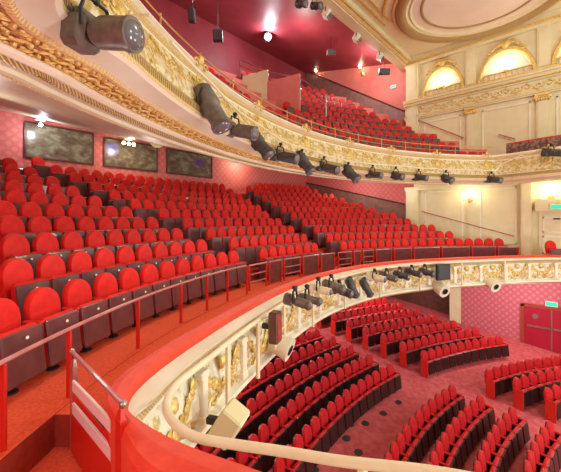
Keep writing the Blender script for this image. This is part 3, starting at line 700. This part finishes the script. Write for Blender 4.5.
# boxes and floods fixed to the dress circle front
def boxon(name, label, cat, px, py, sz, mats, off, grille=None, yaw=0, pitch=0):
    q = ray_path(px, offset_path(DRESS, off)); T, Nn = front_frame(DRESS, min(q[2], len(DRESS)-2))
    e = empty(name, (*q[0], EYE+(YH-py)/F*q[1]), math.atan2(Nn.y, Nn.x)-PI/2+yaw, label=label, cat=cat)
    rot = Matrix.Rotation(math.radians(pitch), 3, 'X')
    mb = MB(); mb.rbox((0, 0, 0), sz, .02, 0, rot); mb.build('housing', mats[0], e)
    mb = MB(); mb.rbox(rot @ Vector((0, sz[1]/2, 0)), (sz[0]*.86, .02, sz[2]*.84), .008, 0, rot); mb.build('front', mats[1], e)
    mb = MB(); mb.rbox((0, -sz[1]/2-.06, 0), (.08, .16, .08), .01); mb.build('bracket', 'black', e)
    return e
boxon('hanging_loudspeaker', 'cream box loudspeaker hung under the near curve of dress circle front', 'loudspeaker', 229, 423, (.30, .26, .38), ('cream', 'pale'), .60, pitch=-32)
boxon('junction_box', 'tall dark maroon box fixed to the dress circle front', 'box', 275, 327, (.2, .16, .50), ('wood', 'riser'), .58)
boxon('monitor_screen', 'square black screen fixed to the far dress circle front', 'screen', 443, 272, (.62, .12, .58), ('black', 'boxgrey'), .56)
def flood(px, py, label, off=.40, r=.2, L=.42, mt='pale'):
    q = ray_path(px, offset_path(DRESS, off)); T, Nn = front_frame(DRESS, q[2])
    e = empty('hanging_floodlight', (*q[0], EYE+(YH-py)/F*q[1]), label=label, cat='floodlight'); X = (Nn+Vector((0, 0, -.35))).normalized()
    mb = MB(); mb.lathe([(r*.6, -L/2), (r*.9, -L*.4), (r, L*.2), (r*1.12, L*.4), (r*1.1, L/2), (r*.8, L*.48)], (0, 0, 0), X, 16); mb.build('housing', mt, e, 40)
    mb = MB(); mb.lathe([(r*.5, L*.49), (r*.5, L*.53), (r*.30, L*.53), (r*.30, L*.5)], (0, 0, 0), X, 14); mb.build('lens_ring', 'black', e)
    mb = MB(); mb.tube([-T*r*1.15, -T*r*1.15+Vector((0, 0, r*1.4)), T*r*1.15+Vector((0, 0, r*1.4)), T*r*1.15], .018, 6); mb.build('bracket', 'creamrail', e)
flood(280, 345, 'cream floodlight with dark lens ring beneath the maroon box', r=.19)
flood(437, 286, 'cream floodlight under the far dress circle front beside the black screen', off=.2, r=.22, L=.8)
flood(490, 283, 'cream floodlight under far dress circle front, nearer the right wall', off=.2, r=.22, L=.6)
# ------------------------------------------------------------------ paintings, lamps and fittings under the upper circle
for n, (a0, a1, z0, z1, lab) in enumerate([(2.75, 5.2, 2.42, 3.82, 'wide dark framed olive mural panel nearest on the pink damask wall'), (5.62, 8.15, 2.42, 3.74, 'middle dark framed mural panel with bright blue patch on damask wall'), (8.65, 11.5, 2.42, 3.72, 'far dark framed mural panel with violet streak on damask wall')]):
    e = empty('mural_panel', ((a0+a1)/2, B_BACK, EYE+(z0+z1)/2), label=lab, cat='picture'); w, h = a1-a0, z1-z0
    m = mural('mural_scene', 3.1*n+1, None); nt = m.node_tree
    if n:                                                    # blue glow or violet beam of light, painted into the picture's colour
        b = nt.nodes['Principled BSDF']; src = b.inputs['Base Color'].links[0].from_socket
        tc = nt.nodes.new('ShaderNodeTexCoord'); mp = nt.nodes.new('ShaderNodeMapping'); ctr = (-w*.37, 0, h*.12) if n == 1 else (w*.2, 0, -.02)
        mp.inputs['Location'].default_value = (-ctr[0]*2.6, 0, -ctr[2]*(2.6 if n == 1 else 4)); mp.inputs['Scale'].default_value = (2.6, 1, 2.6 if n == 1 else 4)
        if n == 2: mp.inputs['Rotation'].default_value = (0, .45, 0)
        nz = nt.nodes.new('ShaderNodeTexGradient'); nz.gradient_type = 'SPHERICAL'; nt.links.new(tc.outputs['Object'], mp.inputs[0]); nt.links.new(mp.outputs[0], nz.inputs[0])
        mx = nt.nodes.new('ShaderNodeMix'); mx.data_type = 'RGBA'; nt.links.new(nz.outputs['Fac'], mx.inputs[0]); nt.links.new(src, mx.inputs[6]); mx.inputs[7].default_value = (.01, .03, .75, 1) if n == 1 else (.12, .04, .5, 1)
        nt.links.new(mx.outputs[2], b.inputs['Base Color'])
    mb = MB(); mb.box((0, -.03, 0), (w-.1, .03, h-.1)); mb.build('picture', m, e)
    mb = MB()
    for c, s in (((0, -.04, h/2-.03), (w, .09, .08)), ((0, -.04, -h/2+.03), (w, .09, .08)), ((-w/2+.03, -.04, 0), (.08, .09, h-.1)), ((w/2-.03, -.04, 0), (.08, .09, h-.1))): mb.rbox(c, s, .01)
    mb.build('frame', 'wood', e)
def light(name, P, power, col=(1, .85, .62), r=.08, kind='POINT', **kw):
    l = bpy.data.lights.new(name, kind); l.energy = power; l.color = col
    if kind == 'POINT': l.shadow_soft_size = r
    o = bpy.data.objects.new(name, l); C.objects.link(o); o.location = P
    for k, v in kw.items(): setattr(l, k, v)
    return o
def soffit_z(p):
    R = math.hypot(p.x-CEN[0], p.y-CEN[1]); return EYE+float(np.interp(R, [14.2, 16.5, 19, 26], [2.04, 2.55, 3.2, 4.85]))
def soffit_lamp(px, py, R, nb, cool, label, power):
    q, Y = on_circle(px, R); P = Vector((q[0], q[1], 0)); P.z = min(soffit_z(P), EYE+(YH-py)/F*Y+.12)
    e = empty('ceiling_spotlight', P, label=label, cat='ceiling light')
    mb = MB(); mb.lathe([(.16, 0), (.16, -.03), (.10, -.05)], (0, 0, 0), (0, 0, 1), 14); (mb.tube([(0, 0, -.01), (0, 0, soffit_z(P)-P.z+.02)], .02, 6) if soffit_z(P)-P.z > .02 else None); mb.build('base_plate', 'pale', e, 40)
    for k in range(nb):
        o = Vector(((k-(nb-1)/2)*.22, 0, -.10)); mb = MB(); mb.lathe([(.05, 0), (.075, .05), (.08, .12), (.07, .12)], o, (.1, -.5, -.85), 10); f = mb.build('lamp_head', 'steel', e, 40)
        mb = MB(); mb.ball(o+Vector((.012, -.06, -.105)), .07, 8, 6); mb.build('lens', 'bulbcool' if cool else 'bulb', f, True)
    light('ceiling_lamp_light', P+Vector((0, -.25, -.32)), power, (.9, .95, 1) if cool else (1, .84, .62), .1)
soffit_lamp(40, 113, 21.6, 1, True, 'bright white spotlight under the upper circle before the nearest mural', LP['soffit'])
soffit_lamp(128, 134, 20.8, 3, False, 'cluster of three warm spotlights under upper circle before the middle mural', LP['soffit'])
soffit_lamp(241, 160, 21.5, 2, False, 'pair of warm spotlights under the upper circle past the last mural', LP['soffit'])
def plate_fit(name, px, py, R, label, cat, sq=False):
    q, Y = on_circle(px, R); P = Vector((q[0], q[1], EYE+(YH-py)/F*Y)); rz = -ANG
    e = empty(name, P, rz, label=label, cat=cat); s = 16/F*Y/2
    mb = MB()
    if sq: mb.rbox((0, 0, 0), (s*1.5, .25, s*1.1), .02)
    else: mb.lathe([(s*.6, -.12), (s, -.06), (s, 0), (s*.8, .05), (s*.5, .06)], (0, 0, 0), (0, -1, -.2), 14)
    mb.build('housing', 'cream', e, 40)
    mb = MB(); mb.lathe([(s*.42, .055), (s*.38, .08), (.01, .085)], (0, 0, 0), (0, -1, -.2), 12); mb.build('grille', 'groove', e, True)
    mb = MB(); mb.rbox((0, .08, s*.9), (.08, .08, s), .01); mb.build('bracket', 'cream', e)
plate_fit('ceiling_speaker', 71, 108, 20.6, 'round cream speaker under the upper circle above the nearest mural', 'speaker')
plate_fit('ceiling_speaker', 157, 140, 21.0, 'round cream speaker under the upper circle past the middle mural', 'speaker')
plate_fit('wall_speaker', 95, 124, 22.0, 'small square cream box between the nearest and middle murals', 'speaker', True)
# ------------------------------------------------------------------ decoration of the right-hand wall
W = lambda b, z, d=0: Vector((A_R-d, b, EYE+z))
WR = (1.0)
def wbox(mb, b0, b1, z0, z1, d, mi=0, d0=0): mb.box(W((b0+b1)/2, (z0+z1)/2, (d+d0)/2), (abs(d-d0), abs(b1-b0), z1-z0), mi)
mb = MB()                                                    # entablature: cornice shelf, frieze, architrave
for z0, z1, d in ((6.92, 7.08, .42), (6.80, 6.92, .32), (6.68, 6.80, .20), (6.16, 6.68, .10), (6.06, 6.16, .20), (5.98, 6.06, .13)): wbox(mb, 7.9, -9, z0, z1, d)
ent = struct(mb, 'trim_4', 'cream')
mb = MB()
for z0, z1, d in ((7.02, 7.10, .44), (6.76, 6.82, .34), (6.12, 6.17, .22)): wbox(mb, 7.9, -9, z0, z1, d)
struct(mb, 'gilt_fillet', 'gold', parent=ent)
for k in range(34):                                          # running scroll in the frieze
    b = 7.4-.42*k; mb = MB(); sg = 1 if k % 2 else -1
    mb.tube([W(b+.17*math.cos(a)*(1-a/9), 6.42+sg*.16*math.sin(a)*(1-a/9), .12) for a in np.linspace(0, 6.8, 18)], .028, 5)
    for a in (.5, 1.6, 2.7): mb.ball(W(b+.2*math.cos(a), 6.42+sg*.19*math.sin(a), .12), (.03, .07, .04), 6, 4)
    struct(mb, 'gilt_scroll', 'gold', True, ent)
def pilaster(b, w, z0, z1, d=.14, cap=True, nm='trim_5'):
    mb = MB(); wbox(mb, b-w/2, b+w/2, z0, z1, d); wbox(mb, b-w*.36, b+w*.36, z0+.2, z1-.25, d+.03, 0, d); o = struct(mb, nm, 'cream')
    if cap:
        mb = MB(); wbox(mb, b-w*.62, b+w*.62, z1-.10, z1, d+.1); wbox(mb, b-w*.55, b+w*.55, z1-.32, z1-.10, d+.05)
        for q in range(6): mb.ball(W(b-w*.5+w*q/5, z1-.24, d+.06), (.06, .06, .11), 6, 4)
        for sg in (-1, 1): mb.lathe([(.0, 0), (.09, .02), (.09, .08), (0, .10)], W(b+sg*w*.55, z1-.16, d+.0), (-1, 0, 0), 10)
        struct(mb, 'gilt_capital', 'gold', True, o)
for b in (4.35, 1.35, -1.65): pilaster(b, .46, 2.9, 5.98)
pilaster(7.45, .7, 2.6, 9.4, .22, False); pilaster(7.45, .7, -1.9, 1.75, .22, False); pilaster(1.95, .42, -1.9, 1.75, .35, False); pilaster(4.35, .36, -1.9, 1.7, .08, False)
for b in (4.37, 1.30, -1.7): pilaster(b, .52, 7.08, 9.3, .10, False)
def panel(b0, b1, z0, z1, d=.05, w=.07, nm='trim_6', m='pale'):
    mb = MB()
    for q in ((b0, b1, z0, z0+w), (b0, b1, z1-w, z1), (b0, b0+(w if b1 > b0 else -w), z0, z1), (b1-(w if b1 > b0 else -w), b1, z0, z1)): wbox(mb, *q, d)
    struct(mb, nm, m)
panel(6.75, 4.75, -1.2, 1.65); panel(3.95, 2.35, -1.2, 1.65); panel(6.8, 4.85, 3.2, 5.75); panel(3.85, 1.8, 3.2, 5.75); panel(.85, -1.2, 3.2, 5.75)
mb = MB(); wbox(mb, 7.9, -9, 1.75, 1.95, .16); wbox(mb, 7.9, 2.2, -1.9, -1.45, .07); struct(mb, 'trim_7', 'cream')
mb = MB(); wbox(mb, 7.9, -9, 9.35, 9.65, .35); wbox(mb, 7.9, -9, 9.15, 9.35, .18); struct(mb, 'trim_8', 'cream')
mb = MB(); wbox(mb, 7.9, -9, 9.30, 9.36, .38); struct(mb, 'trim_9', 'gold')
for n, (bc, hw, zt, lab) in enumerate([(5.78, 1.12, 8.75, ''), (2.80, 1.26, 8.72, ''), (-.20, 1.26, 8.72, '')]):     # lunettes
    z0 = 7.12; mb = MB(); ar = np.linspace(0, PI, 33)
    arch = lambda sc, d: [W(bc+hw*sc*math.cos(a), z0+(zt-z0)*sc*math.sin(a), d) for a in ar]
    mb.grid([arch(1.0, 0), arch(1.0, .10), arch(.97, .16), arch(.88, .16), arch(.85, .10), arch(.83, .03)], [0, 0, 0, 0, 1])
    lun = struct(mb, 'trim_1%d' % n, ['gold', 'cream'], 40)
    mb = MB(); a_ = arch(.84, .03); mb.add(a_, [tuple(range(len(a_)))]); struct(mb, 'lunette_field', 'pale', parent=lun)
    mb = MB(); wbox(mb, bc-hw*.8, bc+hw*.8, z0, z0+.05, .2); wbox(mb, bc-hw*.8, bc+hw*.8, z0+.35, z0+.39, .12)
    for q in range(9): wbox(mb, bc-hw*.78+hw*.19*q, bc-hw*.76+hw*.19*q, z0, z0+.36, .12)
    struct(mb, 'lunette_railing', 'gold', parent=lun)
    mb = MB(); mb.ball(W(bc, zt+.12, .18), (.12, .2, .22), 10, 6)                # crest over the arch
    for sg in (-1, 1):
        for j in range(6): mb.ball(W(bc+sg*(.25+.11*j), zt+.12-.03*j*j*.6, .17), (.06, .11, .08-.006*j), 6, 4)
        mb.tube([W(bc+sg*(.25+.12*math.cos(a)*(1-a/9)), zt+.22+.10*math.sin(a)*(1-a/9), .18) for a in np.linspace(0, 6, 14)], .03, 5)
    struct(mb, 'gilt_crest', 'gold', True, lun)
def sconce(P, nrm, label, power, nbulb=3, s=1.0, col=(1, .95, .84), metal='brass', lamp='bulb'):
    nrm = Vector(nrm).normalized(); T = Vector((0, 0, 1)).cross(nrm)
    e = empty('wall_sconce', P, label=label, cat='wall light', group=None)
    mb = MB(); mb.lathe([(.05*s, 0), (.09*s, .01), (.07*s, .04), (.0, .05)], (0, 0, 0), nrm, 12); mb.build('backplate', metal, e, True)
    for k in range(nbulb):
        x = (k-(nbulb-1)/2)*.17*s; tip = nrm*.2*s+T*x+Vector((0, 0, .06*s))
        mb = MB(); mb.tube([nrm*.04*s, nrm*.14*s+T*x*.6-Vector((0, 0, .07*s)), tip-Vector((0, 0, .02*s)), tip+Vector((0, 0, .05*s))], .014*s, 6); mb.lathe([(.035*s, 0), (.04*s, .015*s)], tip+Vector((0, 0, .04*s)), (0, 0, 1), 8); mb.build('arm', metal, e, True)
        mb = MB(); mb.ball(tip+Vector((0, 0, .13*s)), (.045*s, .045*s, .085*s), 8, 6); mb.build('bulb', lamp, e, True)
    light('sconce_light', Vector(P)+nrm*.42*s+Vector((0, 0, .3*s)), power, col, .06)
    return e
X_ = (-1, 0, 0)
sconce(W(4.40, 1.05, .16), X_, 'lit brass sconce between cream panels above the far dress circle seats', LP['sconce'], s=1.4)
sconce(W(1.05, 1.05, .02), X_, 'lit brass sconce over the ledge above the cream side door', LP['sconce'], s=1.4)
sconce(W(5.80, 7.55, .04), X_, 'lit sconce inside the first arched lunette from the gallery corner', LP['lunette'], s=1.4)
sconce(W(2.85, 7.55, .04), X_, 'lit sconce inside the middle arched lunette under the ceiling', LP['lunette'], s=1.4)
sconce(W(-.10, 7.65, .04), X_, 'lit sconce inside the lunette farthest from the gallery corner', LP['lunette'], s=1.4)
# door and ledge at dress circle level
mb = MB(); wbox(mb, 1.6, -1.2, .42, .95, .5); struct(mb, 'trim_20', 'cream')
mb = MB(); wbox(mb, 1.5, .3, -1.9, .30, .05); d1 = struct(mb, 'door_1', 'cream')
for z0, z1 in ((-1.6, -.75), (-.6, .15)):
    mb = MB()
    for q in ((1.35, .45, z0, z0+.06), (1.35, .45, z1-.06, z1), (1.35, 1.29, z0, z1), (.51, .45, z0, z1)): wbox(mb, *q, .08)
    struct(mb, 'door_panel', 'pale', parent=d1)
mb = MB(); wbox(mb, .95, .7, .02, .09, .09); struct(mb, 'door_plate', 'black', parent=d1)
def exit_sign(P, nrm, w, h, label):
    nrm = Vector(nrm); e = empty('exit_sign', P, math.atan2(nrm.y, nrm.x)+PI/2, label=label, cat='exit sign')
    mb = MB(); mb.rbox((0, .02, 0), (w+.06, .08, h+.06), .01); mb.build('housing', 'pale', e)
    mb = MB(); mb.box((0, -.025, 0), (w, .012, h)); mb.build('lit_face', 'exitgreen', e)
exit_sign(W(.80, .60, .60), X_, .42, .18, 'green lit exit sign over the cream dress circle side door')
exit_sign(W(1.02, -3.93, .10), X_, .40, .18, 'green lit exit sign over the crimson stalls doors')
# stalls: door, pilaster
mb = MB(); wbox(mb, 2.05, -.9, -6.4, -4.2, .06); d2 = struct(mb, 'door_2', 'reddoor')
mb = MB()
for q in ((2.2, 2.05, -6.4, -4.1), (2.2, -1.0, -4.2, -4.05)): wbox(mb, *q, .10)
struct(mb, 'door_frame', 'riser', parent=d2)
mb = MB(); wbox(mb, 1.04, .99, -6.4, -4.2, .075); wbox(mb, 1.95, 1.06, -5.14, -5.07, .13); wbox(mb, .96, -.8, -5.14, -5.07, .13); struct(mb, 'push_bar', 'steel', parent=d2)
mb = MB(); mb.lathe([(.12, 0), (.12, .02)], W(1.62, -4.62, .06), X_, 14); struct(mb, 'door_plate', 'steel', parent=d2)
mb = MB(); wbox(mb, 5.4, 4.85, -6.4, -2.7, .12); wbox(mb, 5.45, 4.8, -6.4, -6.05, .18); struct(mb, 'trim_21', 'cream')
# side walls of the circle and the gallery: dark sloping dado, stair rails
def dado(b0, z0, b1, z1, h, m, nm, a=A_R+.36, th=.12):
    mb = MB(); vs = []
    for aa in (a, a+th):
        for b, z in ((b0, z0), (b1, z1), (b1, z1-h), (b0, z0-h)): vs.append((aa, b, EYE+z))
    mb.add(vs, [(0, 1, 2, 3), (7, 6, 5, 4), (0, 4, 5, 1), (1, 5, 6, 2), (2, 6, 7, 3), (3, 7, 4, 0)]); o = struct(mb, nm, m)
    mb = MB(); mb.tube([(a-.02, b0, EYE+z0), (a-.02, b1, EYE+z1)], .05, 6); struct(mb, 'dado_rail', 'wood', parent=o)
dado(15.8, 2.9, 7.6, .86, 2.2, 'dado', 'trim_22'); dado(15.8, 11.6, 8.1, 6.75, 2.2, 'dado', 'trim_23')
def wallrail(label, b0, z0, b1, z1, d=.14):
    e = empty('stair_handrail', W((b0+b1)/2, (z0+z1)/2, d), label=label, cat='handrail'); lo = Vector(e.location)
    mb = MB(); mb.tube([W(b0, z0, d)-lo, W(b1, z1, d)-lo], .030, 8); mb.build('rail', 'mauve', e, True)
    for t in (.04, .35, .66, .96):
        p = W(b0+(b1-b0)*t, z0+(z1-z0)*t, d)-lo; mb = MB(); mb.tube([p, p+Vector((0, 0, -.08)), p+Vector((d, 0, -.08))], .014, 6); mb.build('bracket', 'brass', e)
wallrail('sloping mauve handrail on the cream wall beside the dress circle seats', 6.9, .50, 2.45, -.80)
wallrail('sloping handrail on the cream wall beside the upper circle seats', 7.2, 5.95, 4.7, 4.45)
wallrail('short handrail on the cream wall above the box balustrade', 3.1, 4.35, 2.4, 4.0)
# low pierced balustrade of the far upper box
P_ = offset_path(UP, -.08); P_ = P_[(P_[:, 0] > 15) & (P_[:, 1] < 2.6)]
e = empty('box_balustrade', (*P_[len(P_)//2], EYE+2.97), label='dark red pierced balustrade on the ledge of the far upper box', cat='balustrade'); lo = Vector(e.location)
mb = MB(); mb.grid([[(p[0], p[1], EYE+z) for p in P_] for z in (2.98, 3.40)], 0, [[(q*.12, z) for q in range(len(P_))] for z in (0, .42)]); mb.v = [tuple(Vector(v)-lo) for v in mb.v]
o = mb.build('panel', uvm, e); md = o.modifiers.new('thick', 'SOLIDIFY'); md.thickness = .05
mb = MB(); mb.tube([Vector((p[0], p[1], EYE+3.42))-lo for p in P_], .045, 8); mb.build('top_rail', 'redpaint', e, True)
# lone seat in the far dress box
q = Vector((18.55, .95, TR0)); make_seat('dress_circle_seat', SD, q, math.radians(-48), 'single red seat in the far dress circle box by the side door', None, ['backrest', 'seat', 'armrest', 'armrest_frame', 'pedestal'])
# ------------------------------------------------------------------ ceiling
zc = EYE+9.64
mb = MB(); RC = Vector((16.3, 3.2, 0))
def ringm(mb, prof, mi=0, n=72, t0=0, t1=2*PI):
    mb.grid([[(RC.x+r*math.cos(a), RC.y+r*math.sin(a), zc+z) for a in np.linspace(t0, t1, n+1)] for r, z in prof], mi, [[(a*3.2, r) for a in np.linspace(t0, t1, n+1)] for r, z in prof])
ringm(mb, [(3.62, .02), (3.60, -.10), (3.50, -.12), (3.48, -.06)], 1); ringm(mb, [(3.48, -.06), (3.40, -.2), (3.22, -.27), (3.05, -.2), (3.0, -.1)], 0); ringm(mb, [(3.0, -.1), (2.9, -.05), (2.82, -.1), (2.74, -.02)], 2); ringm(mb, [(2.74, -.02), (1.8, .0), (.02, .0)], 3)
ringm(mb, [(2.40, -.01), (2.37, -.06), (2.30, -.06), (2.27, -.01)], 0)
struct(mb, 'ceiling_rose', ['rope', 'bead', 'cream', 'blushpale'], 50)
mb = MB(); ringm(mb, [(4.05, .02), (4.02, -.07), (3.92, -.07), (3.89, .02)], 0, 40, PI*.62, PI*1.3)
for z0, w in ((0, .10), (.35, .05)):
    mb.box((8.0, 7.15-z0, zc-.03), (15.0, w, .09))
struct(mb, 'trim_24', 'gold')
mb = MB()                                                    # beam where the gallery roof meets the main ceiling
mb.box((9, 7.95, EYE+9.65), (23, .7, .62)); mb.box((9, 7.55, EYE+9.55), (23, .2, .25)); mb.box((9, 8.0, EYE+9.3), (23, .5, .12)); bm_ = struct(mb, 'ceiling_beam', 'cream')
mb = MB(); mb.box((9, 7.57, EYE+9.40), (23, .16, .08)); mb.box((9, 7.72, EYE+9.32), (23, .06, .05)); struct(mb, 'gilt_fillet', 'gold', parent=bm_)
def beam_flood(px, py, label):
    b = 8.25; v = ray(px); Y = b/v[1]; P = Vector((v[0]*Y, b, EYE+(YH-py)/F*Y)); P.z = min(P.z, EYE+9.05)
    e = empty('beam_floodlight', P, math.radians(20), label=label, cat='floodlight')
    mb = MB(); mb.rbox((0, 0, 0), (.42, .34, .36), .05, 0, Matrix.Rotation(.5, 3, 'X')); mb.build('housing', 'pale', e)
    mb = MB(); mb.rbox((0, -.13, -.14), (.34, .03, .26), .01, 0, Matrix.Rotation(.9, 3, 'X')); mb.build('glass', 'lens', e)
    mb = MB(); mb.tube([(-.24, 0, 0), (-.24, 0, .24), (.24, 0, .24), (.24, 0, 0)], .018, 6); mb.build('bracket', 'black', e)
for px, py, t in ((327, 11, 'middle cream floodlight under the gallery ceiling beam'), (357, 33, 'cream floodlight under the gallery beam, second from the wall corner'), (380, 52, 'cream floodlight under the gallery beam, closest to the wall corner')): beam_flood(px, py, t)
# ------------------------------------------------------------------ gallery
def gceil(b): return EYE+9.82+(b-8)*.205
v = ray(268); Y = 19.3; P = Vector((v[0]*Y, v[1]*Y, EYE+(YH-37)/F*Y))
e = empty('follow_spotlight', P, label='glaring white spotlight on the maroon gallery ceiling', cat='spotlight')
dirn = (Vector((0, 0, EYE))-P).normalized()
mb = MB(); mb.lathe([(.10, -.30), (.2, -.26), (.2, .08), (.23, .1), (.19, .1)], (0, 0, 0), dirn, 14); mb.build('housing', 'black', e, 40)
mb = MB(); mb.lathe([(.19, .06), (.17, .11), (.01, .14)], (0, 0, 0), dirn, 14); mb.build('lens', 'starlens', e, True)
mb = MB(); mb.tube([(0, 0, .12), (0, 0, gceil(P.y)-P.z+.05)], .025, 6); mb.build('stem', 'black', e)
light('gallery_spot_light', P+dirn*.35, LP['star'], (.88, .94, 1), .12)
for px, py, lab in ((319, 77, 'lit wall light on the red gallery wall further from the corner'), (363, 74, 'lit wall light on the red gallery wall nearer the cream corner')):
    v = ray(px); Y = (A_R+.45)/v[0]; P = Vector((A_R+.44, v[1]*Y, EYE+(YH-py)/F*Y))
    if P.y > B_BACK-.1: v = ray(px); Y = (B_BACK-.02)/v[1]; P = Vector((v[0]*Y, B_BACK-.01, EYE+(YH-py)/F*Y)); sconce(P, (0, -1, 0), lab, LP['gsconce'], 1, 2.0, (1, .72, .5))
    else: sconce(P, X_, lab, LP['gsconce'], 1, 2.0, (1, .72, .5))
exit_sign(Vector((A_R+.40, 8.85, EYE+8.5)), X_, .30, .16, 'small green lit exit sign on the red gallery wall')
def hang_speaker(px, py, Y, s, label, m='black'):
    P = at(px, py, Y); e = empty('hanging_speaker', P, -ANG, label=label, cat='speaker')
    mb = MB(); mb.rbox((0, 0, 0), (s[0], .3, s[1]), .02, 0, Matrix.Rotation(.35, 3, 'X')); mb.build('cabinet', m, e)
    mb = MB(); mb.rbox((0, -.16, -.02), (s[0]*.85, .03, s[1]*.85), .01, 0, Matrix.Rotation(.35, 3, 'X')); mb.build('grille', 'boxgrey', e)
    mb = MB(); mb.tube([(0, .05, s[1]*.4), (0, .05, gceil(P.y)-P.z+.08)], .02, 6); mb.build('hanger', 'black', e)
hang_speaker(218, 36, 14.5, (.42, .5), 'dark speaker hung from the gallery ceiling, second from near side')
hang_speaker(192, 16, 13.0, (.25, .5), 'small dark speaker hung from the gallery ceiling, nearest side')
hang_speaker(331, 53, 18.5, (.5, .3), 'dark box hung from the gallery ceiling beside the far wall light', 'redceil')
hang_speaker(384, 72, 19.2, (.62, .34), 'black box speaker hung beside the far red gallery wall')
# entry through the gallery seats: side wall, lit inner wall, double railing
A0, A1 = EA0, EA1
zt_, zb_ = EYE+7.35, EYE+4.0
mb = MB(); d_ = (A1-A0); d_.z = 0; mid = (A0+A1)/2; rot = Matrix.Rotation(math.atan2(d_.y, d_.x), 3, 'Z')
mb.box((mid.x, mid.y, (zt_+zb_)/2), (d_.length, .14, zt_-zb_), 0, rot); L0 = EL0; d2_ = A0-L0; d2_.z = 0; mid = (A0+L0)/2; rot2 = Matrix.Rotation(math.atan2(d2_.y, d2_.x), 3, 'Z')
mb.box((mid.x, mid.y, EYE+6.6), (d2_.length, .12, 2.8), 1, rot2); struct(mb, 'wall_entry', ['redwall', 'cream'])
e = empty('entry_railing', (A0.x, A0.y, EYE+7.4), label='silver double railing round the gallery entry among upper circle seats', cat='railing'); lo = Vector(e.location)
R0_, R1_, R2_ = at(240, 60, 18.4), Vector((A0.x, A0.y, EYE+7.9)), at(326, 96, 15.9)
for dz in (0, -.32):
    mb = MB(); mb.tube([p+Vector((0, 0, dz))-lo for p in (R0_, R1_, Vector((A1.x, A1.y, EYE+7.15)), R2_)], .035, 6); mb.build('rail', 'steel', e, True)
for p, zb2 in ((R0_, EYE+7.9), (R1_, EYE+7.3), (Vector((A1.x, A1.y, EYE+7.15)), EYE+6.0), (R2_, EYE+5.0)):
    mb = MB(); mb.tube([p-lo, Vector((p.x, p.y, zb2))-lo], .03, 6); mb.build('post', 'steel', e)
for px, py, Y, lab in ((301, 4, 13.0, 'dark stage spotlight under the gallery beam, top centre of the maroon ceiling'), (316, 6, 13.3, 'dark stage spotlight under the gallery beam beside the cream floodlights')):
    lantern('spotlight', lab, at(px, py, Y), .6, .15, 25, 'fresnel', 'spotlights under the gallery beam', hang=.36, body='lanternd')
# ------------------------------------------------------------------ stalls floor vents
for n, (px, py) in enumerate(((346, 438), (350, 424), (365, 423), (383, 413), (398, 402), (314, 470), (358, 452))):
    z = .055
    for _ in range(8): Y = (EYE-z)*F/(py-YH); v = ray(px)*Y; z = sfloor(np.linalg.norm(v-SCEN))+.006
    e = empty('floor_vent', (v[0], v[1], z-.005), label=f'round dark vent in the plum cross aisle carpet, {ordn(n+1)} of the scatter', cat='vent', group='vents in the stalls carpet')
    mb = MB(); mb.lathe([(.13, 0), (.13, .012), (.10, .016), (.02, .008)], (0, 0, 0), (0, 0, 1), 14); mb.build('vent_disc', 'boxgrey', e, True)
# ------------------------------------------------------------------ light
light('near_fill_light', (-1.0, 1.9, EYE-.2), LP['near'], (1, .93, .86), .3)  # unseen fill added beside the camera to brighten the gate
light('house_fill_light', (9, -1.5, EYE+8.0), LP['house_fill'], (1, .97, .90), .9)  # unseen fill added high in the house for overall brightness, no fitting
light('house_fill_light', (14.5, 1.5, EYE+7.6), LP['rose'], (1, .97, .90), .7)  # second fill added near the ceiling rose, no fitting there
for a, b, z in ((4, -5, 2.5), (14, -6, 4.5)): light('stage_side_fill', (a, b, EYE+z), LP['stage'], (.97, 1, .95), 1.0)  # unseen fills added on the stage side to whiten the soffit
for a, b in ((4.5, -4), (12.5, -4)): light('low_fill_light', (a, b, EYE-2.2), LP['low'], (.95, 1, .94), .8)  # low unseen fills, added to send more white light up to the soffit
for t in (-39, -28, -15, -2, 12, 27, 40): light('ledge_fill_light', polar(12.75, math.radians(t), EYE+.15), LP['up'], (.97, 1, .93), .2)  # added fills without fixtures, over the handrail, for soffit and front rows
light('circle_fill_light', (18.6, 11.0, EYE+2.1), LP['circle']*2, (1, .92, .84), .25)  # fill added to brighten the far side wall, no lamp built
for t in (-30, -14, 4, 22, 36):
    p = polar(16.5, math.radians(t), 0); p.z = soffit_z(p)-.8; light('circle_fill_light', p, LP['circle'], (1, .90, .82), .25)  # extra fills added below the soffit, without lamp heads
for a, b in ((5, 8), (11, 9.5), (16.5, 8), (17.5, 2)): light('stalls_fill_light', (a, b, EYE-2.95), LP['stalls'], (1, .90, .86), .25)  # fill points added under the dress circle, no fittings built
for t in (-24, -4, 16, 32):
    p = polar(17.5, math.radians(t), EYE+9.2); light('gallery_fill_light', p, LP['gal'], (1, .88, .82), .3)  # fill points added over the gallery rows, without fittings
w = bpy.data.worlds.new('world'); C_ = bpy.context.scene; C_.world = w; w.use_nodes = True
w.node_tree.nodes['Background'].inputs[0].default_value = (.97, 1, .96, 1); w.node_tree.nodes['Background'].inputs[1].default_value = LP['world']
sc = bpy.context.scene
sc.view_settings.view_transform = 'Standard'; sc.view_settings.look = 'None'; sc.view_settings.gamma = 1; sc.view_settings.exposure = LP['exp']
sc.cycles.use_denoising = True; sc.cycles.max_bounces = 7; sc.cycles.diffuse_bounces = 4; sc.cycles.glossy_bounces = 2; sc.cycles.sample_clamp_indirect = 6
sc.cycles.use_adaptive_sampling = True
